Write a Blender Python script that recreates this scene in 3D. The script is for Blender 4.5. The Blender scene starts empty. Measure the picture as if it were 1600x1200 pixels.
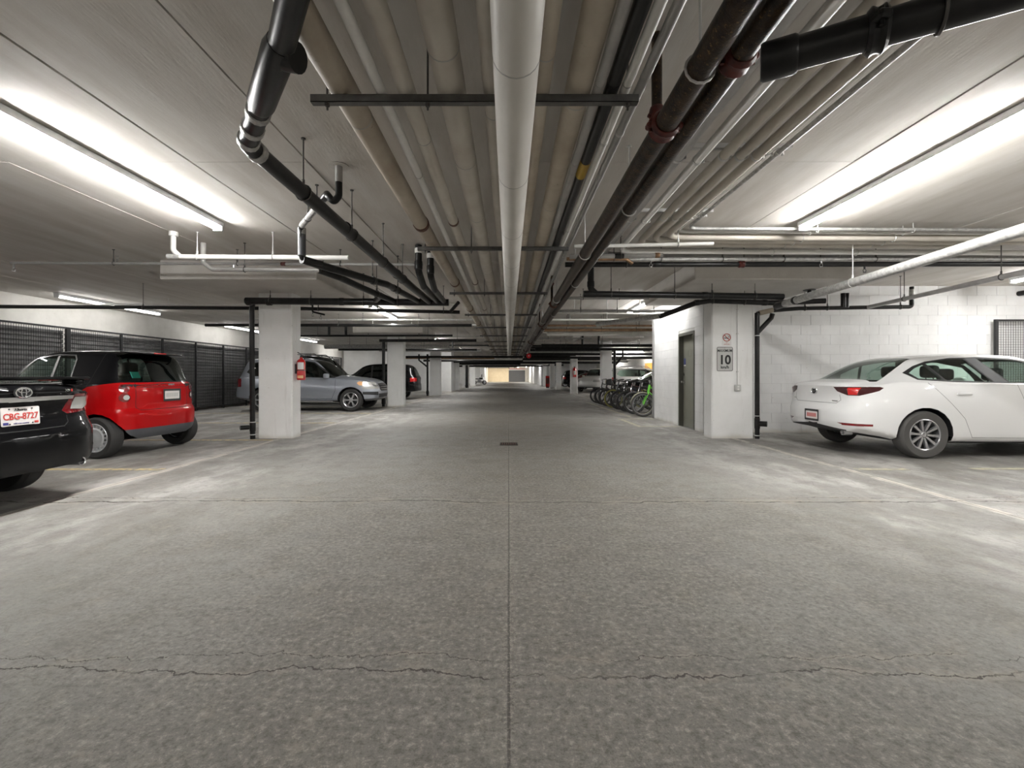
import bpy, bmesh, math, random
from mathutils import Vector, Matrix
from mathutils.bvhtree import BVHTree
random.seed(7)
sc = bpy.context.scene
COL = sc.collection
PI = math.pi

# ------------------------------------------------------------------ camera
CAM_H, FPX, VX, VY = 1.15, 711.0, 795.0, 588.0
cam_d = bpy.data.cameras.new('camera')
cam_d.sensor_width = 36.0; cam_d.sensor_fit = 'HORIZONTAL'
cam_d.lens = FPX * 36.0 / 1600.0
cam_d.shift_x = (800 - VX) / 1600.0
cam_d.shift_y = -(600 - VY) / 1600.0
cam_d.clip_start = 0.05; cam_d.clip_end = 300
cam = bpy.data.objects.new('camera', cam_d); COL.objects.link(cam)
cam.location = (0, 0, CAM_H); cam.rotation_euler = (PI / 2, 0, 0)
sc.camera = cam
# ------------------------------------------------------------------ world, exposure
w = bpy.data.worlds.new('world'); sc.world = w; w.use_nodes = True
w.node_tree.nodes['Background'].inputs[0].default_value = (0.9, 0.95, 1.0, 1)
w.node_tree.nodes['Background'].inputs[1].default_value = 0.05
vs = sc.view_settings
vs.view_transform = 'Standard'; vs.look = 'None'; vs.gamma = 1.0; vs.use_curve_mapping = False
vs.exposure = 2.8
TUBE_POWER = 27.0          # emission of the strip-light lenses
try:
    sc.cycles.use_denoising = True
    sc.cycles.sample_clamp_indirect = 6.0
    sc.cycles.diffuse_bounces = 4; sc.cycles.max_bounces = 8; sc.cycles.transparent_max_bounces = 16
    sc.cycles.use_adaptive_sampling = True; sc.cycles.adaptive_threshold = 0.04
except Exception:
    pass

def at(x, y, Y):            # photo pixel + depth from the camera -> point
    return Vector(((x - VX) / FPX * Y, Y, CAM_H - (y - VY) / FPX * Y))
def atz(x, y, Z):           # photo pixel + height -> point
    return at(x, y, FPX * (Z - CAM_H) / (VY - y))

# ------------------------------------------------------------------ materials
MATS = {}
def newmat(name):
    m = bpy.data.materials.new(name); m.use_nodes = True
    nt = m.node_tree
    b = nt.nodes['Principled BSDF']
    MATS[name] = m
    return m, nt, b
def rgba(c): return (c[0], c[1], c[2], 1.0)
class N:                     # tiny node writer
    def __init__(s, nt): s.nt = nt
    def new(s, t, **k):
        n = s.nt.nodes.new(t)
        for a, v in k.items(): setattr(n, a, v)
        return n
    def put(s, sock, v):
        if isinstance(v, bpy.types.NodeSocket): s.nt.links.new(v, sock)
        else: sock.default_value = v
    def math(s, op, a, b=None, c=None, clamp=False):
        n = s.new('ShaderNodeMath', operation=op); n.use_clamp = clamp
        s.put(n.inputs[0], a)
        if b is not None: s.put(n.inputs[1], b)
        if c is not None: s.put(n.inputs[2], c)
        return n.outputs[0]
    def noise(s, vec, scale, detail=4, rough=0.6, dist=0.0):
        n = s.new('ShaderNodeTexNoise'); s.put(n.inputs['Vector'], vec)
        n.inputs['Scale'].default_value = scale; n.inputs['Detail'].default_value = detail
        n.inputs['Roughness'].default_value = rough; n.inputs['Distortion'].default_value = dist
        return n.outputs['Fac']
    def ramp(s, fac, stops):
        n = s.new('ShaderNodeValToRGB'); s.put(n.inputs[0], fac)
        e = n.color_ramp.elements
        while len(e) < len(stops): e.new(0.5)
        for i, (p, c) in enumerate(stops):
            e[i].position = p; e[i].color = rgba(c) if not isinstance(c, float) else (c, c, c, 1)
        return n.outputs[0]
    def mix(s, fac, a, b, mode='MIX'):
        n = s.new('ShaderNodeMix', data_type='RGBA', blend_type=mode)
        s.put(n.inputs[0], fac)
        s.put(n.inputs[6], rgba(a) if isinstance(a, tuple) else a)
        s.put(n.inputs[7], rgba(b) if isinstance(b, tuple) else b)
        return n.outputs[2]
    def sstep(s, v, a, b):
        n = s.new('ShaderNodeMapRange', interpolation_type='SMOOTHSTEP')
        s.put(n.inputs[0], v); s.put(n.inputs[1], a); s.put(n.inputs[2], b)
        return n.outputs[0]
    def bump(s, h, strength, dist=0.01):
        n = s.new('ShaderNodeBump'); n.inputs['Strength'].default_value = strength
        n.inputs['Distance'].default_value = dist; s.put(n.inputs['Height'], h)
        return n.outputs[0]
    def pos(s, sc=None):
        g = s.new('ShaderNodeNewGeometry').outputs['Position']
        if sc is None: return g
        m = s.new('ShaderNodeMapping'); s.put(m.inputs[0], g); m.inputs['Scale'].default_value = sc
        return m.outputs[0]
    def obj(s): return s.new('ShaderNodeTexCoord').outputs['Object']
    def sep(s, v):
        n = s.new('ShaderNodeSeparateXYZ'); s.put(n.inputs[0], v); return n.outputs

def plain(name, col, rough=0.5, metal=0.0, coat=0.0, emit=None, spec=None):
    m, nt, b = newmat(name)
    b.inputs['Base Color'].default_value = rgba(col)
    b.inputs['Roughness'].default_value = rough; b.inputs['Metallic'].default_value = metal
    if coat: b.inputs['Coat Weight'].default_value = coat; b.inputs['Coat Roughness'].default_value = 0.03
    if spec is not None: b.inputs['Specular IOR Level'].default_value = spec
    if emit:
        b.inputs['Emission Color'].default_value = rgba(col); b.inputs['Emission Strength'].default_value = emit
    return m
def mottled(name, c1, c2, rough=0.6, metal=0.0, scale=6.0, lo=0.35, hi=0.65, bump=0.0, detail=5, c3=None, stretch=None, spots=None, coat=0.0, spec=None):
    m, nt, b = newmat(name); n = N(nt)
    v = n.pos(stretch) if stretch else n.pos()
    f = n.noise(v, scale, detail)
    st = [(lo, c1), (hi, c2)] if c3 is None else [(lo, c1), ((lo + hi) / 2, c2), (hi, c3)]
    c = n.ramp(f, st)
    if spots:
        f2 = n.noise(v, spots[1], 6, 0.7)
        c = n.mix(n.sstep(f2, spots[2], spots[2] + 0.08), c, spots[0])
    n.put(b.inputs['Base Color'], c)
    b.inputs['Roughness'].default_value = rough; b.inputs['Metallic'].default_value = metal
    if coat: b.inputs['Coat Weight'].default_value = coat
    if spec is not None: b.inputs['Specular IOR Level'].default_value = spec
    if bump: n.put(b.inputs['Normal'], n.bump(n.noise(v, scale * 6, 4), bump, 0.01))
    return m

def floor_material():
    m, nt, b = newmat('floor_concrete'); n = N(nt)
    p = n.pos(); x, y, z = n.sep(p)
    big = n.noise(p, 0.45, 5, 0.6, 0.4); mid = n.noise(p, 3.0, 6, 0.65); fine = n.noise(p, 85.0, 5, 0.8); grit = n.noise(p, 34.0, 6, 0.8)
    strk = n.noise(n.pos((1.3, 0.6, 1)), 1.5, 6, 0.65)
    ax = n.math('ABSOLUTE', x)
    c = n.ramp(big, [(0.30, (0.185, 0.175, 0.158)), (0.52, (0.245, 0.238, 0.222)), (0.72, (0.30, 0.295, 0.28))])
    c = n.mix(n.math('MULTIPLY', n.sstep(mid, 0.45, 0.75), 0.45), c, (0.19, 0.172, 0.145))
    gm = n.math('MULTIPLY_ADD', n.sstep(n.math('ADD', ax, n.math('MULTIPLY', big, 3.0)), 4.6, 2.2), 0.48, 0.14)
    # worn brownish lane down the middle, dusty paler sides
    lane = n.math('MULTIPLY', n.sstep(n.math('ADD', ax, n.math('MULTIPLY', strk, 2.2)), 3.6, 1.2), 0.5)
    c = n.mix(lane, c, (0.165, 0.148, 0.124))
    dust = n.math('MULTIPLY', n.sstep(ax, 1.8, 3.6), n.sstep(strk, 0.42, 0.68))
    c = n.mix(n.math('MULTIPLY', dust, 0.8), c, (0.50, 0.485, 0.465))
    c = n.mix(n.math('MULTIPLY', n.sstep(fine, 0.56, 0.70), 0.5), c, (0.42, 0.385, 0.33))
    c = n.mix(n.math('MULTIPLY', n.sstep(fine, 0.46, 0.32), 0.6), c, (0.085, 0.078, 0.07))
    c = n.mix(n.math('MULTIPLY', n.sstep(grit, 0.49, 0.40), gm), c, (0.085, 0.073, 0.060))
    c = n.mix(n.math('MULTIPLY', n.sstep(grit, 0.53, 0.62), gm), c, (0.42, 0.38, 0.325))
    pat = n.noise(p, 7.0, 6, 0.75)
    c = n.mix(n.math('MULTIPLY', n.sstep(pat, 0.52, 0.64), 0.35), c, (0.13, 0.12, 0.11))
    c = n.mix(n.math('MULTIPLY', n.sstep(pat, 0.46, 0.36), 0.3), c, (0.36, 0.325, 0.275))
    # oil patches
    oil = n.noise(p, 1.1, 3, 0.5)
    c = n.mix(n.math('MULTIPLY', n.sstep(oil, 0.64, 0.76), 0.4), c, (0.10, 0.10, 0.105))
    # side seams with spilled mortar
    sw = n.math('MULTIPLY', n.math('SUBTRACT', n.noise(p, 2.5, 6, 0.7), 0.5), 0.16)
    for sx in (-4.2, 4.16):
        d = n.math('ABSOLUTE', n.math('SUBTRACT', n.math('ADD', x, sw), sx))
        c = n.mix(n.math('MULTIPLY', n.math('MULTIPLY', n.sstep(d, 0.065, 0.015), n.sstep(mid, 0.30, 0.5)), 0.95), c, (0.60, 0.56, 0.50))
        d2 = n.math('ABSOLUTE', n.math('SUBTRACT', x, sx))
        c = n.mix(n.sstep(d2, 0.008, 0.003), c, (0.10, 0.09, 0.08))
    # saw joint on the centre line
    dj = n.math('ABSOLUTE', n.math('SUBTRACT', x, 0.0))
    joint = n.sstep(dj, 0.007, 0.003)
    c = n.mix(n.math('MULTIPLY', joint, 0.85), c, (0.07, 0.062, 0.055))
    c = n.mix(n.math('MULTIPLY', n.sstep(dj, 0.05, 0.01), n.math('MULTIPLY', n.sstep(fine, 0.5, 0.65), 0.7)), c, (0.42, 0.38, 0.32))
    # cracks running across the lane
    hgt = n.math('MULTIPLY', joint, -1.0)
    for (yc, amp, wd, s1) in ((1.76, 0.34, 0.006, 1.3), (4.17, 0.42, 0.015, 0.8), (4.30, 0.30, 0.006, 1.1), (9.6, 0.2, 0.012, 0.7), (14.3, 0.3, 0.02, 0.5), (1.86, 0.30, 0.0035, 1.9)):
        w1 = n.noise(n.pos((1, 0.12, 1)), s1, 8, 0.62)
        off = n.math('MULTIPLY', n.math('SUBTRACT', w1, 0.5), amp)
        off = n.math('ADD', off, n.math('MULTIPLY', n.math('SUBTRACT', n.noise(p, 9.0, 5, 0.7), 0.5), 0.09))
        d = n.math('ABSOLUTE', n.math('SUBTRACT', n.math('SUBTRACT', y, yc), off))
        g = n.sstep(n.noise(n.pos((1, 0.05, 1)), 2.3, 4, 0.6), 0.36, 0.5)
        ck = n.math('MULTIPLY', n.sstep(d, wd, wd * 0.4), g)
        c = n.mix(n.math('MULTIPLY', n.math('MULTIPLY', n.sstep(d, wd * 7, wd), n.sstep(mid, 0.48, 0.6)), 0.45), c, (0.36, 0.32, 0.27))
        c = n.mix(n.math('MULTIPLY', ck, 0.92), c, (0.045, 0.036, 0.03))
        hgt = n.math('SUBTRACT', hgt, ck)
    # crazing near the viewer
    vo = n.new('ShaderNodeTexVoronoi', feature='DISTANCE_TO_EDGE'); n.put(vo.inputs['Vector'], n.mix(0.12, p, n.new('ShaderNodeTexNoise').outputs['Color'], 'ADD'))
    vo.inputs['Scale'].default_value = 5.5
    cz = n.math('MULTIPLY', n.sstep(vo.outputs['Distance'], 0.02, 0.004), n.sstep(big, 0.42, 0.6))
    c = n.mix(n.math('MULTIPLY', cz, 0.3), c, (0.09, 0.08, 0.07))
    n.put(b.inputs['Base Color'], c)
    n.put(b.inputs['Roughness'], n.math('MULTIPLY_ADD', mid, 0.35, 0.42))
    b.inputs['Specular IOR Level'].default_value = 0.35
    h = n.math('ADD', n.math('MULTIPLY', fine, 0.5), n.math('MULTIPLY', n.noise(p, 14.0, 5, 0.6), 0.7))
    n.put(b.inputs['Normal'], n.bump(n.math('ADD', n.math('ADD', h, grit), n.math('MULTIPLY', hgt, 1.6)), 0.5, 0.012))
    return m

def ceiling_material():
    m, nt, b = newmat('ceiling_paint'); n = N(nt)
    p = n.pos()
    f = n.noise(n.pos((3.0, 0.5, 1)), 1.3, 5, 0.6); s = n.noise(p, 9.0, 6, 0.7)
    c = n.ramp(f, [(0.3, (0.50, 0.465, 0.42)), (0.55, (0.60, 0.57, 0.53)), (0.75, (0.66, 0.64, 0.61))])
    c = n.mix(n.math('MULTIPLY', n.sstep(s, 0.66, 0.8), 0.3), c, (0.30, 0.27, 0.24))
    n.put(b.inputs['Base Color'], c); b.inputs['Roughness'].default_value = 0.75
    n.put(b.inputs['Normal'], n.bump(n.math('ADD', n.noise(n.pos((6, 1, 1)), 8.0, 4), n.math('MULTIPLY', s, 0.5)), 0.18, 0.01))
    return m

def painted_concrete(name, c1, c2, dirt, bump=0.2, low=True):
    m, nt, b = newmat(name); n = N(nt)
    p = n.pos(); x, y, z = n.sep(p)
    f = n.noise(p, 2.0, 5, 0.6)
    c = n.ramp(f, [(0.35, c1), (0.65, c2)])
    sp = n.noise(p, 26.0, 3, 0.5)
    c = n.mix(n.math('MULTIPLY', n.sstep(sp, 0.70, 0.74), 0.7), c, dirt)
    st = n.noise(n.pos((5, 5, 0.5)), 1.6, 5, 0.65)
    c = n.mix(n.math('MULTIPLY', n.sstep(st, 0.58, 0.75), 0.25), c, dirt)
    if low:
        foot = n.sstep(n.math('ADD', z, n.math('MULTIPLY', f, 0.15)), 0.17, 0.05)
        c = n.mix(n.math('MULTIPLY', foot, 0.6), c, (0.42, 0.38, 0.30))
    n.put(b.inputs['Base Color'], c); b.inputs['Roughness'].default_value = 0.7
    n.put(b.inputs['Normal'], n.bump(n.math('ADD', f, n.noise(p, 40.0, 4)), bump, 0.006))
    return m

def glass_material(name, tint, alpha):
    m, nt, b = newmat(name); n = N(nt)
    out = nt.nodes['Material Output']
    tr = n.new('ShaderNodeBsdfTransparent'); tr.inputs[0].default_value = rgba(tint)
    gl = n.new('ShaderNodeBsdfGlossy'); gl.inputs['Roughness'].default_value = 0.02; gl.inputs[0].default_value = (0.9, 0.95, 0.93, 1)
    lw = n.new('ShaderNodeLayerWeight'); lw.inputs[0].default_value = 0.5
    fr = n.math('MULTIPLY_ADD', n.math('POWER', lw.outputs['Facing'], 5.0), 0.9, 0.04)
    mx = n.new('ShaderNodeMixShader'); n.put(mx.inputs[0], n.math('ADD', fr, alpha, clamp=True))
    nt.links.new(tr.outputs[0], mx.inputs[1]); nt.links.new(gl.outputs[0], mx.inputs[2])
    nt.links.new(mx.outputs[0], out.inputs[0])
    return m

floor_material(); ceiling_material()
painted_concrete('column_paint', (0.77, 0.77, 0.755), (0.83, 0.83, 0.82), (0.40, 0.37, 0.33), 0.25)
painted_concrete('block_paint', (0.70, 0.70, 0.695), (0.77, 0.77, 0.765), (0.55, 0.53, 0.50), 0.15)
painted_concrete('wall_paint', (0.62, 0.60, 0.56), (0.72, 0.70, 0.66), (0.46, 0.43, 0.38), 0.25)
painted_concrete('mortar', (0.55, 0.545, 0.53), (0.62, 0.61, 0.60), (0.45, 0.43, 0.40), 0.1)
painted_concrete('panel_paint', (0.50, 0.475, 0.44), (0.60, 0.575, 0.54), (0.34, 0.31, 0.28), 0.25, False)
painted_concrete('beige_wall', (0.72, 0.62, 0.45), (0.78, 0.68, 0.52), (0.55, 0.44, 0.30), 0.1)
plain('beam_white', (0.78, 0.78, 0.76), 0.6)
mottled('pipe_beige', (0.46, 0.42, 0.36), (0.56, 0.53, 0.47), 0.5, 0, 3.0, 0.35, 0.7, 0.08, spots=((0.28, 0.21, 0.15), 18.0, 0.68))
mottled('pipe_tan', (0.34, 0.285, 0.215), (0.47, 0.42, 0.345), 0.55, 0, 2.5, 0.35, 0.7, 0.1, spots=((0.14, 0.09, 0.06), 22.0, 0.66))
mottled('pipe_cream', (0.55, 0.53, 0.49), (0.63, 0.61, 0.57), 0.42, 0, 2.0, 0.3, 0.7, 0.05)
mottled('pipe_white', (0.60, 0.59, 0.56), (0.70, 0.69, 0.66), 0.4, 0, 5.0, 0.3, 0.7, 0.05)
mottled('pipe_grey', (0.28, 0.275, 0.265), (0.40, 0.39, 0.375), 0.4, 0.15, 5.0, 0.3, 0.7, 0.05)
mottled('pipe_galvanised', (0.30, 0.295, 0.28), (0.47, 0.465, 0.45), 0.42, 0.3, 22.0, 0.38, 0.62, 0.15)
mottled('pipe_black', (0.006, 0.006, 0.006), (0.016, 0.0155, 0.015), 0.32, 0, 8.0, 0.3, 0.7, 0.05, spots=((0.12, 0.117, 0.112), 45.0, 0.70), spec=0.3)
mottled('pipe_rust', (0.012, 0.009, 0.007), (0.055, 0.034, 0.019), 0.36, 0.0, 14.0, 0.38, 0.66, 0.25, spots=((0.17, 0.10, 0.04), 55.0, 0.58), spec=0.22)
mottled('pipe_copper', (0.16, 0.09, 0.05), (0.33, 0.20, 0.11), 0.4, 0.5, 8.0, 0.3, 0.7)
mottled('coupling_red', (0.05, 0.007, 0.005), (0.11, 0.016, 0.010), 0.45, 0, 20.0, 0.35, 0.65, 0.1)
mottled('coupling_rust', (0.05, 0.022, 0.014), (0.13, 0.05, 0.026), 0.6, 0, 25.0, 0.35, 0.65, 0.2)
mottled('strut_steel', (0.075, 0.073, 0.07), (0.15, 0.147, 0.14), 0.45, 0.4, 10.0, 0.3, 0.7)
plain('rod_steel', (0.09, 0.085, 0.08), 0.5, 0.5)
plain('rod_light', (0.55, 0.545, 0.53), 0.45, 0.3)
plain('fixture_white', (0.72, 0.73, 0.74), 0.45)
m, nt, b = newmat('tube_light'); b.inputs['Base Color'].default_value = (1, 1, 1, 1)
b.inputs['Emission Color'].default_value = (1.0, 0.99, 0.97, 1); b.inputs['Emission Strength'].default_value = TUBE_POWER
m, nt, b = newmat('tube_dim'); b.inputs['Base Color'].default_value = (1, 1, 1, 1)
b.inputs['Emission Color'].default_value = (1.0, 0.99, 0.97, 1); b.inputs['Emission Strength'].default_value = TUBE_POWER * 0.21
m, nt, b = newmat('tube_mid'); b.inputs['Base Color'].default_value = (1, 1, 1, 1)
b.inputs['Emission Color'].default_value = (1.0, 0.99, 0.97, 1); b.inputs['Emission Strength'].default_value = TUBE_POWER * 0.65
m, nt, b = newmat('tube_soft'); b.inputs['Base Color'].default_value = (1, 1, 1, 1)
b.inputs['Emission Color'].default_value = (1.0, 0.99, 0.97, 1); b.inputs['Emission Strength'].default_value = TUBE_POWER * 0.36
m, nt, b = newmat('fill_warm'); b.inputs['Base Color'].default_value = (1, 1, 1, 1)
b.inputs['Emission Color'].default_value = (1.0, 0.88, 0.68, 1); b.inputs['Emission Strength'].default_value = TUBE_POWER * 1.3  # warm emission of the fill light added at the far wall
mottled('yellow_paint', (0.62, 0.50, 0.26), (0.34, 0.31, 0.25), 0.7, 0, 12.0, 0.46, 0.58, 0.1)
mottled('yellow_pale', (0.50, 0.47, 0.33), (0.34, 0.32, 0.28), 0.7, 0, 10.0, 0.42, 0.62, 0.1)
plain('cage_steel', (0.035, 0.035, 0.036), 0.5, 0.4)
mottled('cage_backing', (0.19, 0.19, 0.19), (0.30, 0.30, 0.30), 0.45, 0.3, 4.0, 0.3, 0.7)
plain('grate_iron', (0.03, 0.025, 0.02), 0.6, 0.3)
mottled('door_paint', (0.165, 0.165, 0.132), (0.20, 0.20, 0.165), 0.42, 0, 3.0, 0.3, 0.7, 0.03)
plain('frame_paint', (0.115, 0.115, 0.095), 0.45)
plain('chrome', (0.75, 0.75, 0.76), 0.12, 1.0)
plain('dull_chrome', (0.55, 0.55, 0.56), 0.25, 0.9)
plain('alloy', (0.42, 0.42, 0.43), 0.28, 0.85)
plain('alloy_light', (0.60, 0.60, 0.61), 0.3, 0.8)
plain('hubcap', (0.55, 0.56, 0.57), 0.35, 0.5)
plain('rubber', (0.030, 0.029, 0.028), 0.75)
plain('rubber_dusty', (0.075, 0.072, 0.068), 0.8)
plain('black_plastic', (0.018, 0.018, 0.019), 0.45)
plain('grey_plastic', (0.075, 0.078, 0.085), 0.5)
plain('seam', (0.006, 0.006, 0.006), 0.8)
plain('seam_light', (0.30, 0.30, 0.30), 0.8)
plain('interior', (0.022, 0.022, 0.023), 0.8)
plain('seat_cloth', (0.03, 0.03, 0.032), 0.85)
plain('paint_white', (0.74, 0.74, 0.735), 0.35, 0, 0.6)
plain('paint_black', (0.003, 0.003, 0.0035), 0.4, 0, 0.55, spec=0.05)
plain('paint_smoke', (0.005, 0.005, 0.006), 0.4, 0, 0.35, spec=0.05)
plain('paint_red', (0.40, 0.0025, 0.004), 0.4, 0, 0.4, spec=0.08)
plain('paint_darkred', (0.10, 0.008, 0.010), 0.3, 0, 1.0)
plain('paint_silver', (0.34, 0.365, 0.41), 0.3, 0.5, 0.7)
plain('paint_pearl', (0.62, 0.62, 0.60), 0.35, 0.1, 1.0)
plain('paint_grey', (0.10, 0.10, 0.11), 0.3, 0.4, 1.0)
plain('lamp_red', (0.16, 0.003, 0.006), 0.12, 0, 1.0)
plain('lamp_bright_red', (0.55, 0.02, 0.02), 0.15, 0, 1.0)
plain('lamp_clear', (0.50, 0.50, 0.48), 0.2, 0.3, 0.6)
plain('lamp_amber', (0.75, 0.42, 0.20), 0.2, 0, 1.0)
plain('lamp_dark', (0.05, 0.008, 0.010), 0.1, 0, 1.0)
plain('plate_white', (0.74, 0.70, 0.68), 0.4)
plain('plate_red', (0.55, 0.05, 0.04), 0.5)
plain('plate_blue', (0.05, 0.05, 0.22), 0.5)
plain('sign_grey', (0.50, 0.50, 0.485), 0.35, 0.2)
plain('sign_white', (0.72, 0.71, 0.69), 0.5)
plain('sign_black', (0.012, 0.012, 0.012), 0.5)
plain('sign_red', (0.42, 0.05, 0.035), 0.5)
plain('sign_blue', (0.07, 0.08, 0.22), 0.5)
plain('teal', (0.01, 0.33, 0.27), 0.5)
plain('yellow_label', (0.42, 0.27, 0.03), 0.5)
plain('extinguisher_red', (0.50, 0.012, 0.012), 0.25, 0, 0.8)
plain('bell_red', (0.55, 0.015, 0.02), 0.35)
plain('orange_wood', (0.62, 0.30, 0.05), 0.5)
plain('door_grey', (0.11, 0.115, 0.125), 0.6)
plain('abs_cap', (0.62, 0.61, 0.58), 0.5)
for nm, c in (('bike_black', (0.012, 0.012, 0.013)), ('bike_green', (0.16, 0.62, 0.05)), ('bike_red', (0.30, 0.02, 0.02)),
              ('bike_grey', (0.22, 0.22, 0.23)), ('bike_brown', (0.10, 0.05, 0.035)), ('bike_blue', (0.02, 0.03, 0.09)), ('bike_white', (0.6, 0.6, 0.6))):
    plain(nm, c, 0.3, 0, 0.6)
plain('tyre_cream', (0.52, 0.49, 0.36), 0.7)
plain('tyre_olive', (0.22, 0.21, 0.05), 0.7)
plain('spoke_steel', (0.45, 0.45, 0.45), 0.3, 0.8)
glass_material('glass_clear', (0.70, 0.83, 0.77), 0.03)
glass_material('glass_tint', (0.40, 0.48, 0.44), 0.04)
glass_material('glass_dark', (0.10, 0.115, 0.11), 0.04)

# ------------------------------------------------------------------ mesh helpers
def link(name, me, parent=None, label=None, cat=None, group=None, kind=None):
    o = bpy.data.objects.new(name, me); COL.objects.link(o)
    if parent is not None: o.parent = parent
    if label: o['label'] = label
    if cat: o['category'] = cat
    if group: o['group'] = group
    if kind: o['kind'] = kind
    return o
def thing(name, label, cat, loc=(0, 0, 0), rz=0.0, group=None, kind=None):
    o = link(name, None, None, label, cat, group, kind)
    o.location = loc; o.rotation_euler = (0, 0, rz); o.empty_display_size = 0.1
    return o
def copy_tree(o, parent=None):
    c = o.copy(); COL.objects.link(c); c.parent = parent
    for ch in list(o.children): copy_tree(ch, c)
    return c

def fillet(pts, rb, nseg=5):
    pts = [Vector(p) for p in pts]
    if len(pts) < 3 or rb <= 0: return pts
    out = [pts[0]]
    for i in range(1, len(pts) - 1):
        a, p, c = pts[i - 1], pts[i], pts[i + 1]
        d1 = (a - p); d2 = (c - p)
        l1, l2 = d1.length, d2.length
        if l1 < 1e-6 or l2 < 1e-6: continue
        d1 /= l1; d2 /= l2
        ang = d1.angle(d2)
        if ang > PI - 0.03: out.append(p); continue
        t = min(rb / math.tan(ang / 2), l1 * 0.45, l2 * 0.45)
        s, e = p + d1 * t, p + d2 * t
        for k in range(nseg + 1):
            u = k / nseg
            out.append(s * (1 - u) ** 2 + p * 2 * u * (1 - u) + e * u * u)
    out.append(pts[-1])
    return out

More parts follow.
